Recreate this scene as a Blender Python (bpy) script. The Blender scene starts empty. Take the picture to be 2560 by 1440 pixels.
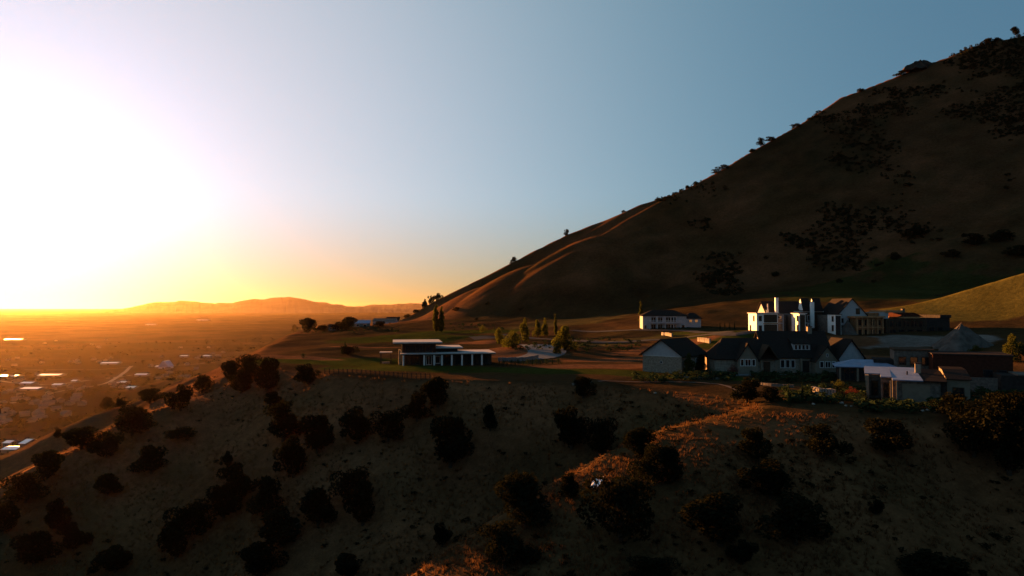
import bpy, bmesh, math, random
import numpy as np
from mathutils import Vector, Matrix
S = bpy.context.scene
COL = S.collection
R = math.radians
rnd = random.Random(7)

# ------------------------------------------------------------------ camera
CAM_Z = 14.2                      # metres above the plateau, which is z = 0
FPX = 1707.0                      # focal length in pixels of the 2560 px wide photograph
PITCH = math.atan(48.0 / FPX)
cd = bpy.data.cameras.new('camera'); cam = bpy.data.objects.new('camera', cd); COL.objects.link(cam)
cd.sensor_width = 36.0; cd.lens = 36.0 * FPX / 2560.0
cd.clip_start = 0.5; cd.clip_end = 200000.0
cam.location = (0, 0, CAM_Z); cam.rotation_euler = (math.pi / 2 + PITCH, 0, 0)
S.camera = cam

# ------------------------------------------------------------------ sky, sun, exposure
SUN_AZ = R(-37.5)                 # from +Y, negative = to the left
SUN_EL = R(5.2)
SUN = Vector((math.sin(SUN_AZ) * math.cos(SUN_EL), math.cos(SUN_AZ) * math.cos(SUN_EL), math.sin(SUN_EL)))
W = bpy.data.worlds.new('World'); S.world = W; W.use_nodes = True
nt = W.node_tree; nt.nodes.clear()
sky = nt.nodes.new('ShaderNodeTexSky'); sky.sky_type = 'NISHITA'; sky.sun_disc = False
sky.sun_elevation = SUN_EL; sky.sun_rotation = SUN_AZ
sky.altitude = 1500; sky.air_density = 1.0; sky.dust_density = 1.0; sky.ozone_density = 2.0
bgn = nt.nodes.new('ShaderNodeBackground'); bgn.inputs['Strength'].default_value = 0.0155
won = nt.nodes.new('ShaderNodeOutputWorld')
# bright forward-scattered aureole of the low sun in dusty air
tco = nt.nodes.new('ShaderNodeTexCoord'); dt = nt.nodes.new('ShaderNodeVectorMath'); dt.operation = 'DOT_PRODUCT'
nrm = nt.nodes.new('ShaderNodeVectorMath'); nrm.operation = 'NORMALIZE'; nt.links.new(tco.outputs['Generated'], nrm.inputs[0])
nt.links.new(nrm.outputs[0], dt.inputs[0]); dt.inputs[1].default_value = SUN
mxz = nt.nodes.new('ShaderNodeMath'); mxz.operation = 'MAXIMUM'; mxz.inputs[1].default_value = 0.0; nt.links.new(dt.outputs['Value'], mxz.inputs[0])
def aureole(power, col):
    p = nt.nodes.new('ShaderNodeMath'); p.operation = 'POWER'; p.inputs[1].default_value = power; nt.links.new(mxz.outputs[0], p.inputs[0])
    c = nt.nodes.new('ShaderNodeMix'); c.data_type = 'RGBA'; c.blend_type = 'MULTIPLY'; c.inputs[0].default_value = 1.0; c.inputs[6].default_value = (*col, 1)
    nt.links.new(p.outputs[0], c.inputs[7]); return c
def addc(a, b):
    c = nt.nodes.new('ShaderNodeMix'); c.data_type = 'RGBA'; c.blend_type = 'ADD'; c.inputs[0].default_value = 1.0; nt.links.new(a, c.inputs[6]); nt.links.new(b, c.inputs[7]); return c.outputs[2]
# air colour: the clear teal of the upper sky, a broad glow round the sun, and both reddened by the long path near the horizon
sep = nt.nodes.new('ShaderNodeSeparateXYZ'); nt.links.new(nrm.outputs[0], sep.inputs[0])
elr = nt.nodes.new('ShaderNodeMapRange'); elr.interpolation_type = 'SMOOTHSTEP'; elr.inputs['From Min'].default_value = -0.01; elr.inputs['From Max'].default_value = 0.17; nt.links.new(sep.outputs['Z'], elr.inputs['Value'])
red = nt.nodes.new('ShaderNodeMix'); red.data_type = 'RGBA'; nt.links.new(elr.outputs[0], red.inputs[0]); red.inputs[6].default_value = (0.95, 0.46, 0.11, 1); red.inputs[7].default_value = (1, 1, 1, 1)
def mulc(a, b):
    c = nt.nodes.new('ShaderNodeMix'); c.data_type = 'RGBA'; c.blend_type = 'MULTIPLY'; c.inputs[0].default_value = 1.0; nt.links.new(a, c.inputs[6])
    if isinstance(b, tuple): c.inputs[7].default_value = (*b, 1)
    else: nt.links.new(b, c.inputs[7])
    return c.outputs[2]
base_air = nt.nodes.new('ShaderNodeRGB'); base_air.outputs[0].default_value = (0.53, 1.30, 1.98, 1)
glow = addc(addc(base_air.outputs[0], aureole(3.0, (2.7, 4.0, 3.5)).outputs[2]), aureole(6.0, (4.0, 1.1, 1.4)).outputs[2])
sum1 = addc(addc(mulc(sky.outputs[0], (0.40, 0.40, 0.40)), mulc(glow, red.outputs[2])), aureole(45.0, (1.0, 2.2, 4.8)).outputs[2])
nt.links.new(sum1, bgn.inputs['Color']); nt.links.new(bgn.outputs[0], won.inputs['Surface'])
sl = bpy.data.lights.new('sun', 'SUN'); sl.energy = 5.0; sl.angle = R(0.53); sl.color = (1.0, 0.40, 0.10)
so = bpy.data.objects.new('sun', sl); COL.objects.link(so)
so.rotation_euler = SUN.to_track_quat('Z', 'Y').to_euler(); so.location = (-60, 80, 60)
S.view_settings.view_transform = 'Standard'; S.view_settings.look = 'None'
S.view_settings.exposure = 2.8; S.view_settings.gamma = 1.0; S.view_settings.use_curve_mapping = False
S.cycles.use_denoising = True
S.cycles.max_bounces = 4; S.cycles.diffuse_bounces = 2; S.cycles.glossy_bounces = 2
S.cycles.transmission_bounces = 2; S.cycles.volume_bounces = 0; S.cycles.transparent_max_bounces = 6

# ------------------------------------------------------------------ noise and terrain functions
def _hash(ix, iy, seed):
    n = (ix.astype(np.int64) * 374761393 + iy.astype(np.int64) * 668265263 + seed * 974634533) & 0xffffffff
    n = ((n ^ (n >> 13)) * 1274126177) & 0xffffffff
    return ((n ^ (n >> 16)) & 0xffff) / 65535.0
def vnoise(x, y, seed=0):
    ix = np.floor(x); iy = np.floor(y); fx = x - ix; fy = y - iy
    fx = fx * fx * fx * (fx * (fx * 6 - 15) + 10); fy = fy * fy * fy * (fy * (fy * 6 - 15) + 10)
    a = _hash(ix, iy, seed); b = _hash(ix + 1, iy, seed); c = _hash(ix, iy + 1, seed); d = _hash(ix + 1, iy + 1, seed)
    return (a + (b - a) * fx) * (1 - fy) + (c + (d - c) * fx) * fy - 0.5
def fbm(x, y, octv=4, seed=0, gain=0.5):
    s = 0.0; amp = 1.0
    for o in range(octv):
        c, sn = math.cos(0.6 + o), math.sin(0.6 + o)
        s = s + amp * vnoise(x * c - y * sn + 17.3 * o, x * sn + y * c - 9.1 * o, seed + o)
        x = x * 2.03; y = y * 2.03; amp *= gain
    return s
def smax(a, b, k):
    h = np.clip(0.5 + 0.5 * (a - b) / k, 0, 1)
    return b + (a - b) * h + k * h * (1 - h)
def sstep(a, b, x):
    t = np.clip((x - a) / (b - a), 0, 1); return t * t * (3 - 2 * t)
def px_ray(u, v):
    a = (u - 1280.0) / FPX; b = (720.0 - v) / FPX
    cp, sp = math.cos(PITCH), math.sin(PITCH)
    return np.array([a, cp - b * sp, sp + b * cp])
def px(u, v, d):                                 # the point d metres ahead (along +Y) that shows at pixel u, v
    r = px_ray(u, v); r = r / r[1]
    return (r[0] * d, d, CAM_Z + r[2] * d)
def px_z(u, v, z):                               # the point at height z
    r = px_ray(u, v); t = (z - CAM_Z) / r[2]
    return (r[0] * t, r[1] * t, z)
def ridge(X, Y, pts, slope_a, slope_b=None, rr=3.0, rb=None):
    """upper envelope of a crest polyline: slope_a on its camera side, slope_b beyond it"""
    if slope_b is None: slope_b = slope_a
    best = np.full(X.shape, -1e4)
    for (x0, y0, z0), (x1, y1, z1) in zip(pts[:-1], pts[1:]):
        dx, dy = x1 - x0, y1 - y0; L2 = dx * dx + dy * dy
        t = np.clip(((X - x0) * dx + (Y - y0) * dy) / L2, 0, 1)
        ex = X - (x0 + t * dx); ey = Y - (y0 + t * dy)
        d = np.sqrt(ex * ex + ey * ey)
        sgn = (dx * ey - dy * ex) * (1 if dx > 0 else -1)       # > 0: the far side
        sl_ = np.where(sgn > 0, slope_b, slope_a); q = np.where(sgn > 0, rr if rb is None else rb, rr)
        best = np.maximum(best, z0 + t * (z1 - z0) - sl_ * (np.sqrt(d * d + q * q) - q))
    return best
def poly_dist(X, Y, poly):                       # distance outside a polygon (0 inside)
    d = np.full(X.shape, 1e9); inside = np.zeros(X.shape, bool)
    n = len(poly)
    for i in range(n):
        x0, y0 = poly[i]; x1, y1 = poly[(i + 1) % n]
        dx, dy = x1 - x0, y1 - y0
        t = np.clip(((X - x0) * dx + (Y - y0) * dy) / (dx * dx + dy * dy), 0, 1)
        d = np.minimum(d, np.hypot(X - x0 - t * dx, Y - y0 - t * dy))
        with np.errstate(divide='ignore', invalid='ignore'):
            c = ((y0 > Y) != (y1 > Y)) & (X < (x1 - x0) * (Y - y0) / (y1 - y0 + 1e-12) + x0)
        inside ^= c
    return np.where(inside, 0.0, d)

VALLEY = -150.0
# plateau: heights at known points, smoothly interpolated
PLAT = [(-60, 176, 0), (-38, 155, 0), (-18, 142, 0), (2, 138, 0), (14, 136, 0), (31, 124, 0), (40, 112, 0), (46, 100, 0), (70, 90, 0), (100, 80, 0),
        (-60, 220, .2), (-30, 165, 0), (-25, 200, .3), (0, 165, 0), (25, 150, 0), (45, 150, 0), (62, 145, 0), (85, 140, .3), (60, 105, 0), (75, 120, 0), (110, 120, 1), (130, 150, 6),
        (-90, 290, -.5), (-60, 300, 1), (-40, 270, 1), (-37, 330, 2.2), (-105, 380, .5), (-60, 400, 3), (0, 290, 1.2), (20, 280, 1.8), (5, 225, .5), (40, 200, .8), (30, 230, 1.5),
        (47, 380, 7.0), (5, 430, 6.5), (-60, 470, 5), (-140, 430, -2), (-110, 520, 0), (55, 270, 6.4), (75, 275, 6.8), (95, 250, 7), (70, 205, 6.8), (90, 205, 6.6), (110, 205, 6.6), (130, 205, 7), (105, 185, 4.5), (150, 210, 9),
        (65, 180, 2.2), (45, 225, 2.8), (95, 168, 1.2), (120, 175, 4.5), (60, 330, 9), (100, 300, 12), (140, 260, 13), (150, 320, 19), (200, 300, 20), (130, 390, 22), (200, 390, 32), (60, 450, 14), (0, 490, 8), (-60, 520, 5)]
def _tps(pts):
    P = np.array(pts, float); n = len(P); p = P[:, :2] / 100.0
    r = np.hypot(p[:, None, 0] - p[None, :, 0], p[:, None, 1] - p[None, :, 1])
    K = np.where(r > 0, r * r * np.log(r + 1e-12), 0) + np.eye(n) * 0.002
    A = np.zeros((n + 3, n + 3)); A[:n, :n] = K; A[:n, n] = 1; A[:n, n + 1:] = p; A[n, :n] = 1; A[n + 1:, :n] = p.T
    b = np.zeros(n + 3); b[:n] = P[:, 2]
    return p, np.linalg.solve(A, b)
TP, TW = _tps(PLAT)
def plateau(X, Y):
    x = np.clip(X, -160, 230) / 100.0; y = np.clip(Y, 80, 530) / 100.0
    z = TW[-3] + TW[-2] * x + TW[-1] * y
    for (a, b), w in zip(TP, TW[:-3]):
        r2 = (x - a) ** 2 + (y - b) ** 2
        z = z + w * 0.5 * r2 * np.log(r2 + 1e-12)
    return z
RIM = [(-66, 178), (-58, 171), (-38, 152), (-18, 139), (2, 135), (14, 133), (31, 121), (39, 109), (44, 97), (70, 86), (120, 72), (240, 60),
       (400, 300), (500, 900), (0, 900), (-120, 640), (-132, 520), (-140, 450), (-131, 419), (-104, 320), (-84, 235), (-74, 195)]
CREST1 = [(-60, 174, -.4), (-72, 160, -6), (-84, 146, -13.6), (-96, 130, -25), (-128, 95, -48), (-190, 40, -90)]
CREST2 = [(-78, 205, -3), px(500, 950, 214), px(400, 985, 211), px(270, 1025, 204), px(140, 1095, 195), px(0, 1172, 186), px(-250, 1300, 170)]
SPUR = [(44, 104, 0), (38, 100, -.3), px(1760, 1055, 95.5), px(1650, 1108, 92), px(1480, 1208, 86), px(1330, 1318, 80), (-25, 60, -27)]
FACE = (-292.0, 0.44, 0.60)                       # the mountain's broad face: z = a + b x + c y
CREST_PX = ((860, 830), (1000, 803), (1075, 757), (1180, 702), (1280, 653), (1420, 583), (1560, 528), (1690, 486), (1820, 416), (1900, 368), (2000, 310), (2100, 246), (2200, 205), (2310, 160), (2440, 112), (2560, 84), (2800, 20), (3300, -60))
def crest_depth(u, v):                            # where that line of sight runs along the face's upper edge
    return (FACE[0] - CAM_Z) / ((768.0 - v) / FPX - FACE[1] * (u - 1280.0) / FPX - FACE[2])
CREST = [px(u, v, crest_depth(u, v)) for u, v in CREST_PX]
CX, CY, CZ = (np.array([p[k] for p in CREST]) for k in range(3))
def mountain(X, Y):
    face = FACE[0] + FACE[1] * X + FACE[2] * Y
    yc = np.interp(X, CX, CY); zc = np.interp(X, CX, CZ) - 1.2 * np.clip(CX[0] - X, 0, None) * .4
    back = zc - 0.75 * (Y - yc)
    return -smax(-face, -back, 2.0)
def valley(X, Y):
    D = np.hypot(X, Y)
    z = VALLEY + fbm(X / 900.0, Y / 900.0, 4, 31) * 14 * sstep(500, 2500, D) + fbm(X / 90.0, Y / 90.0, 3, 37) * 3.5
    for (u, v, zt, rx, ry) in HILLS:
        cx, cy, _ = px_z(u, v, zt)
        q = ((X - cx) / rx) ** 2 + ((Y - cy) / ry) ** 2
        z = z + (zt - VALLEY) * np.exp(-q * 1.2) * (1 + 0.5 * fbm(X / 60.0, Y / 60.0, 3, 41))
    return z
HILLS = [(160, 985, -128, 75, 110), (450, 945, -112, 85, 140), (90, 1060, -138, 60, 60)]
EXTRA = []                                        # side spurs, filled below
def terrain(X, Y):
    X = np.asarray(X, float); Y = np.asarray(Y, float)
    d = poly_dist(X, Y, RIM)
    wob = 1.0 + 0.25 * fbm(X / 30.0, Y / 30.0, 3, 5)
    lo = sstep(-60, -110, X)                      # the west side falls more gently to the valley
    fall = (0.62 - 0.14 * lo) * (np.sqrt(d * d + 16) - 4) * wob
    h = plateau(X, Y) - fall + fbm(X / 26.0, Y / 38.0, 3, 15) * 1.3 * sstep(175, 215, Y) + fbm(X / 14.0, Y / 20.0, 2, 16) * .35
    h = smax(h, ridge(X, Y, CREST1, 0.57, 0.62, 15, 2.5), 1.2)
    h = smax(h, ridge(X, Y, CREST2, 0.5, 0.5, 3), 2.0)
    h = smax(h, ridge(X, Y, SPUR[:4], 0.56, 0.62, 20, 4), 1.5)
    h = smax(h, ridge(X, Y, SPUR[3:], 0.64, 0.62, 1.5, 3), 1.5)
    m = mountain(X, Y)
    for pts, sl_, k, q in EXTRA: m = smax(m, ridge(X, Y, pts, sl_, sl_, q, 3), k)
    bench = np.minimum(16 + .50 * (X - 151) + .30 * (Y - 250), 25.5 + .26 * (X - 178) - .25 * (Y - 240))      # low spur that turns its side to the sun
    m = smax(m, np.where((X > 120) & (X < 420), bench, -1e4), 7.0)
    far = sstep(230, 420, Y)
    m = m + far * (fbm(X / 130.0, (Y - .13 * X) / 15.0, 3, 11) * 3.2 + fbm(X / 40.0, Y / 40.0, 3, 12) * .8) * sstep(0, 60, m)
    h = smax(h, m, 6.0)
    h = np.where(h < VALLEY - 30, VALLEY - 30, h)
    rough = fbm(X / 7.0, Y / 7.0, 3, 3) * 0.5 * sstep(-.5, -4, h) * (1 - far) + fbm(X / 22.0, Y / 22.0, 3, 8) * 1.6 * sstep(-2, -10, h) * (1 - far)
    h = h + rough
    return smax(h, valley(X, Y), 14.0)
def cast(u, v, d0=45.0, d1=3000.0, n=2600, f=None):      # where the ray of pixel u, v meets the ground
    f = f or terrain
    r = px_ray(u, v); r = r / r[1]
    d = d0 * (d1 / d0) ** (np.arange(n) / (n - 1.0))
    z = CAM_Z + r[2] * d; h = f(r[0] * d, d)
    k = np.argmax(z < h)
    if not (z < h).any(): k = n - 1
    k = max(k, 1)
    a, b = z[k - 1] - h[k - 1], h[k] - z[k]
    dd = d[k - 1] + (d[k] - d[k - 1]) * (a / (a + b + 1e-9)) if a > 0 else d[k]
    return (float(r[0] * dd), float(dd), float(CAM_Z + r[2] * dd))
def ground_z(x, y): return float(terrain(np.array([x]), np.array([y]))[0])
def spur_from_pixels(pix, off):                  # a crest standing a little proud of the flank
    out = []
    for i, (u, v) in enumerate(pix):
        x, y, z = cast(u, v, 200)
        k = max(0.4, 1 - (-8 if i == 0 else off * (.6 if i == len(pix) - 1 else 1)) / y)     # the upper end runs into the flank
        out.append((x * k, y * k, CAM_Z + (z - CAM_Z) * k))
    return out
_e = []
_e.append(([px(1690, 488, crest_depth(1690, 486) - 2)] + spur_from_pixels(((1640, 528), (1500, 590), (1350, 660), (1240, 712)), 15)[1:], 0.72, 1.0, 30))
_e.append((spur_from_pixels(((1620, 590), (1480, 655), (1400, 690), (1330, 722)), 9), 0.72, 2.0, 22))
_e.append((spur_from_pixels(((1860, 660), (1720, 709), (1540, 757)), 11), 0.72, 2.0, 24))
_e.append((spur_from_pixels(((1900, 600), (1760, 650), (1620, 705), (1480, 750)), 3), 0.74, 3.0, 5))
_e.append(([px(u, v, d) for u, v, d in ((2760, 440, 395), (2560, 520, 390), (2380, 598, 385), (2240, 652, 380), (2120, 692, 375))], 0.52, 4.0, 8))
EXTRA += _e

# ------------------------------------------------------------------ materials
def new_mat(name):
    m = bpy.data.materials.new(name); m.use_nodes = True
    t = m.node_tree; b = t.nodes['Principled BSDF']
    return m, t, b
def lin(r, g, b): return (r, g, b, 1.0)
def plain(name, col, rough=0.8, metal=0.0, var=0.25, scale=3.0, spec=0.0, bump=0.0, detail=4):
    """base colour broken up by object-space noise"""
    m, t, b = new_mat(name)
    tc = t.nodes.new('ShaderNodeTexCoord'); no = t.nodes.new('ShaderNodeTexNoise')
    no.inputs['Scale'].default_value = scale; no.inputs['Detail'].default_value = detail
    t.links.new(tc.outputs['Object'], no.inputs['Vector'])
    mr = t.nodes.new('ShaderNodeMapRange'); mr.inputs['From Min'].default_value = 0.3; mr.inputs['From Max'].default_value = 0.7
    mr.inputs['To Min'].default_value = 1 - var; mr.inputs['To Max'].default_value = 1 + var
    t.links.new(no.outputs['Fac'], mr.inputs['Value'])
    mx = t.nodes.new('ShaderNodeMix'); mx.data_type = 'RGBA'; mx.blend_type = 'MULTIPLY'; mx.inputs[0].default_value = 1.0
    mx.inputs[6].default_value = (*col, 1); t.links.new(mr.outputs[0], mx.inputs[7]); t.links.new(mx.outputs[2], b.inputs['Base Color'])
    b.inputs['Roughness'].default_value = rough; b.inputs['Metallic'].default_value = metal
    b.inputs['Specular IOR Level'].default_value = spec
    if bump:
        bp = t.nodes.new('ShaderNodeBump'); bp.inputs['Strength'].default_value = bump; bp.inputs['Distance'].default_value = 0.05
        t.links.new(no.outputs['Fac'], bp.inputs['Height']); t.links.new(bp.outputs[0], b.inputs['Normal'])
    return m
def ground_material():
    m, t, b = new_mat('ground')
    at = t.nodes.new('ShaderNodeAttribute'); at.attribute_name = 'cover'
    tc = t.nodes.new('ShaderNodeTexCoord')
    def noise(scale, detail=5, rough=0.6):
        n = t.nodes.new('ShaderNodeTexNoise'); n.inputs['Scale'].default_value = scale; n.inputs['Detail'].default_value = detail
        n.inputs['Roughness'].default_value = rough; t.links.new(tc.outputs['Object'], n.inputs['Vector']); return n
    n1, n2, n3 = noise(0.05), noise(0.6, 6, 0.7), noise(3.5, 3, 0.7)
    def rng(n, lo, hi, a=0.3, c=0.7):
        r = t.nodes.new('ShaderNodeMapRange'); r.inputs['From Min'].default_value = a; r.inputs['From Max'].default_value = c
        r.inputs['To Min'].default_value = lo; r.inputs['To Max'].default_value = hi; t.links.new(n.outputs['Fac'], r.inputs['Value']); return r
    def mul(a, c):
        q = t.nodes.new('ShaderNodeMath'); q.operation = 'MULTIPLY'; t.links.new(a.outputs[0], q.inputs[0]); t.links.new(c.outputs[0], q.inputs[1]); return q
    f = mul(mul(rng(n1, .75, 1.3), rng(n2, .68, 1.34)), rng(n3, .75, 1.25))
    mx = t.nodes.new('ShaderNodeMix'); mx.data_type = 'RGBA'; mx.blend_type = 'MULTIPLY'; mx.inputs[0].default_value = 1.0
    t.links.new(at.outputs['Color'], mx.inputs[6]); t.links.new(f.outputs[0], mx.inputs[7])
    t.links.new(mx.outputs[2], b.inputs['Base Color'])
    b.inputs['Roughness'].default_value = 1.0; b.inputs['Specular IOR Level'].default_value = 0.0
    ad = t.nodes.new('ShaderNodeMath'); ad.operation = 'ADD'; t.links.new(n2.outputs['Fac'], ad.inputs[0])
    m3 = t.nodes.new('ShaderNodeMath'); m3.operation = 'MULTIPLY'; m3.inputs[1].default_value = 0.3; t.links.new(n3.outputs['Fac'], m3.inputs[0])
    t.links.new(m3.outputs[0], ad.inputs[1])
    bp = t.nodes.new('ShaderNodeBump'); bp.inputs['Strength'].default_value = 0.35; bp.inputs['Distance'].default_value = 0.35
    t.links.new(ad.outputs[0], bp.inputs['Height']); t.links.new(bp.outputs[0], b.inputs['Normal'])
    return m

# ------------------------------------------------------------------ the ground, one sheet from under the camera to the horizon
DRY = np.array((0.104, 0.045, 0.020)); BRUSH = np.array((0.017, 0.018, 0.009)); LAWN = np.array((0.028, 0.032, 0.007)); SOIL = np.array((0.095, 0.045, 0.022))
GRASSY = np.array((0.042, 0.034, 0.014)); GRAVEL = np.array((0.12, 0.10, 0.085)); FIELD = np.array((0.030, 0.018, 0.012)); TOWN = np.array((0.016, 0.012, 0.009))
# patches of cover on the plateau: centre, half sizes, turn, colour (world metres)
PATCH = [(-40, 178, 22, 9, -8, LAWN), (-16, 158, 20, 6, -5, LAWN), (-48, 285, 26, 30, 10, LAWN), (-22, 330, 30, 16, 0, LAWN),
         (-10, 215, 14, 10, 20, SOIL), (3, 205, 12, 9, 10, SOIL), (-14, 258, 10, 12, 0, SOIL), (-62, 190, 14, 3.5, -25, SOIL), (-45, 232, 16, 4, 5, SOIL), (22, 166, 14, 5, 0, SOIL),
         (16, 150, 18, 5, -12, LAWN), (36, 140, 12, 5, -12, LAWN), (62, 205, 12, 12, 30, LAWN), (70, 190, 12, 9, 0, LAWN), (62, 240, 14, 14, 0, LAWN), (40, 235, 26, 7, 5, GRASSY),
         (112, 188, 20, 9, 0, GRAVEL), (93, 192, 9, 8, 0, SOIL), (28, 186, 12, 6, 0, SOIL), (45, 205, 14, 5, 0, SOIL), (60, 183, 12, 5, 0, SOIL),
         (88, 168, 16, 5, 0, SOIL), (35, 380, 30, 40, 0, GRASSY), (175, 240, 45, 30, 0, np.array((.075, .060, .014))), (185, 330, 70, 50, 0, np.array((.030, .031, .010)))]
def cover(X, Y, Z):
    n = X.shape
    a = fbm(X / 40.0, Y / 40.0, 4, 21); b = fbm(X / 9.0, Y / 9.0, 3, 22)
    w = np.clip(0.5 + 1.2 * a + .5 * b, 0, 1)[..., None]
    c = DRY * (1.15 - .3 * w) + (GRASSY - DRY) * np.clip(.55 * w, 0, 1)
    pl = (sstep(-1.5, 0, Z) * sstep(34, 20, Z) * sstep(520, 440, Y))[..., None]      # plateau and apron turf darkened in colour, in place of dimmer light
    c = c * (1 - .75 * pl) + np.array((.017, .0145, .007)) * .75 * pl
    for (cx, cy, rx, ry, rot, col) in PATCH:
        cr, sr = math.cos(R(rot)), math.sin(R(rot))
        dx, dy = X - cx, Y - cy; ex = (dx * cr + dy * sr) / rx; ey = (-dx * sr + dy * cr) / ry
        q = np.sqrt(ex * ex + ey * ey) + 0.8 * a + .5 * b
        k = sstep(1.1, 0.85, q)[..., None]
        c = c * (1 - k) + col * k
    # brush-darkened upper mountain
    up = sstep(60, 170, Z)[..., None] * np.clip(0.55 + 1.6 * fbm(X / 35.0, Y / 60.0, 4, 25), 0, 1)[..., None]
    c = c * (1 - .7 * up) + BRUSH * .7 * up
    c = c * (1 - .3 * (sstep(8, 30, Z) * sstep(240, 330, Y))[..., None])  # mountain flank darkened in colour so it reads as unlit
    v = sstep(-95, -135, Z)[..., None]            # the valley: streets, fields and groves
    D = np.hypot(X, Y)
    q = fbm(X / 160.0, Y / 160.0, 4, 51); q2 = fbm(X / 700.0, Y / 700.0, 3, 52)
    town = TOWN + (FIELD * 1.5 - TOWN) * np.clip(.35 + 1.5 * q + q2, 0, 1)[..., None]
    c = c * (1 - v) + town * v
    return c
def ground_sheet():
    r = np.concatenate([np.linspace(12, 52, 24, endpoint=False), 52 * (210 / 52) ** (np.arange(330) / 330.0), 210 * (720 / 210.0) ** (np.arange(260) / 260.0),
                        720 * (70000 / 720.0) ** (np.arange(241) / 240.0)])
    az = np.radians(np.linspace(-56, 56, 720))
    RR, AA = np.meshgrid(r, az, indexing='ij')
    X = RR * np.sin(AA); Y = RR * np.cos(AA); Z = terrain(X, Y)
    D = RR; Z = np.where(D > 20000, Z * 1.0, Z)
    C = cover(X, Y, Z)
    nr, na = X.shape
    co = np.stack([X, Y, Z], -1).reshape(-1, 3)
    i = np.arange(nr * na).reshape(nr, na)
    f = np.stack([i[:-1, :-1], i[:-1, 1:], i[1:, 1:], i[1:, :-1]], -1).reshape(-1, 4)[:, ::-1]
    me = bpy.data.meshes.new('ground')
    me.vertices.add(len(co)); me.vertices.foreach_set('co', co.ravel())
    me.loops.add(f.size); me.loops.foreach_set('vertex_index', f.ravel().astype(np.int32))
    me.polygons.add(len(f)); me.polygons.foreach_set('loop_start', np.arange(0, f.size, 4, dtype=np.int32)); me.polygons.foreach_set('loop_total', np.full(len(f), 4, np.int32))
    me.update(calc_edges=True)
    ca = me.color_attributes.new('cover', 'FLOAT_COLOR', 'POINT')
    ca.data.foreach_set('color', np.concatenate([C.reshape(-1, 3), np.ones((len(co), 1))], 1).astype(np.float32).ravel())
    me.polygons.foreach_set('use_smooth', np.ones(len(f), bool)); me.update()
    me.materials.append(ground_material())
    o = bpy.data.objects.new('ground', me); COL.objects.link(o); o['kind'] = 'structure'
    return o
ground = ground_sheet()
# the plain behind and beside the camera, a little below the sheet in view
def back_plain():
    me = bpy.data.meshes.new('plain'); s = 70000.0; z = VALLEY - 8
    me.from_pydata([(-s, -s, z), (s, -s, z), (s, s, z), (-s, s, z)], [], [(0, 1, 2, 3)])
    ca = me.color_attributes.new('cover', 'FLOAT_COLOR', 'POINT')
    for k in range(4): ca.data[k].color = (*FIELD, 1)
    me.materials.append(ground.data.materials[0])
    o = bpy.data.objects.new('plain', me); COL.objects.link(o); o['kind'] = 'structure'
back_plain()

# ------------------------------------------------------------------ far ranges across the valley
def far_range(name, prof, dist, depth, seed):
    us = np.arange(prof[0][0], prof[-1][0] + 1, 2.0)
    vs = np.interp(us, [p[0] for p in prof], [p[1] for p in prof])
    vs = vs + fbm(us / 40.0, us * 0, 4, seed) * 5 * np.clip((778 - vs) / 15.0, 0, 1)
    top = np.array([px(u, v, dist) for u, v in zip(us, vs)])
    rows = []; nrow = 9
    for k in range(nrow):
        t = k / (nrow - 1.0) * 2 - 1                     # -1 near foot, 0 crest, 1 far foot
        w = (1 - abs(t)) ** 1.15
        y = dist + t * depth
        z = VALLEY - 40 + (top[:, 2] - VALLEY + 40) * w + (fbm(us / 9.0, us * 0 + k * 3.1, 3, seed + 3) * 160 * w * (1 - w) * 2)
        rows.append(np.stack([top[:, 0] * y / dist, np.full(len(us), y), z], -1))
    n = len(us); co = np.concatenate(rows); fs = []
    for k in range(nrow - 1):
        for j in range(n - 1): fs.append((k * n + j, k * n + j + 1, (k + 1) * n + j + 1, (k + 1) * n + j))
    me = bpy.data.meshes.new(name); me.from_pydata(co.tolist(), [], fs)
    me.polygons.foreach_set('use_smooth', np.ones(len(fs), bool))
    me.materials.append(M_RANGE)
    o = bpy.data.objects.new(name, me); COL.objects.link(o); o['kind'] = 'structure'; return o
M_RANGE = plain('range_rock', (0.07, 0.06, 0.05), 0.95, scale=0.001, var=.3)
far_range('mountain_range', [(250, 778), (330, 769), (390, 757), (450, 751), (510, 757), (580, 755), (640, 749), (690, 746), (720, 741), (750, 746), (800, 756), (850, 763), (905, 767), (960, 770), (1060, 774), (1200, 778)], 23000, 4500, 61)
far_range('mountain_range', [(780, 778), (860, 769), (940, 761), (1000, 758), (1060, 760), (1200, 766), (1400, 776)], 33000, 4000, 71)

# ------------------------------------------------------------------ haze
def haze(density):
    bm = bmesh.new(); bmesh.ops.create_cube(bm, size=1.0)
    x0, x1, y0, y1, z0, z1 = -69000.0, 69000.0, -20000.0, 69500.0, VALLEY - 9.0, 425.0
    for v in bm.verts: v.co = (x0 + (v.co.x + .5) * (x1 - x0), y0 + (v.co.y + .5) * (y1 - y0), z0 + (v.co.z + .5) * (z1 - z0))
    me = bpy.data.meshes.new('haze'); bm.to_mesh(me); bm.free()
    m = bpy.data.materials.new('haze'); m.use_nodes = True; t = m.node_tree; t.nodes.clear()
    ou = t.nodes.new('ShaderNodeOutputMaterial'); pv = t.nodes.new('ShaderNodeVolumePrincipled')
    pv.inputs['Density'].default_value = density; pv.inputs['Color'].default_value = (0.33, 0.22, 0.115, 1); pv.inputs['Anisotropy'].default_value = 0.8
    t.links.new(pv.outputs[0], ou.inputs['Volume']); me.materials.append(m)
    o = bpy.data.objects.new('haze', me); COL.objects.link(o); o['kind'] = 'stuff'
    o['label'] = 'golden sunset haze lying over the valley and the far ranges'; o['category'] = 'haze'
haze(0.65e-5)

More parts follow.
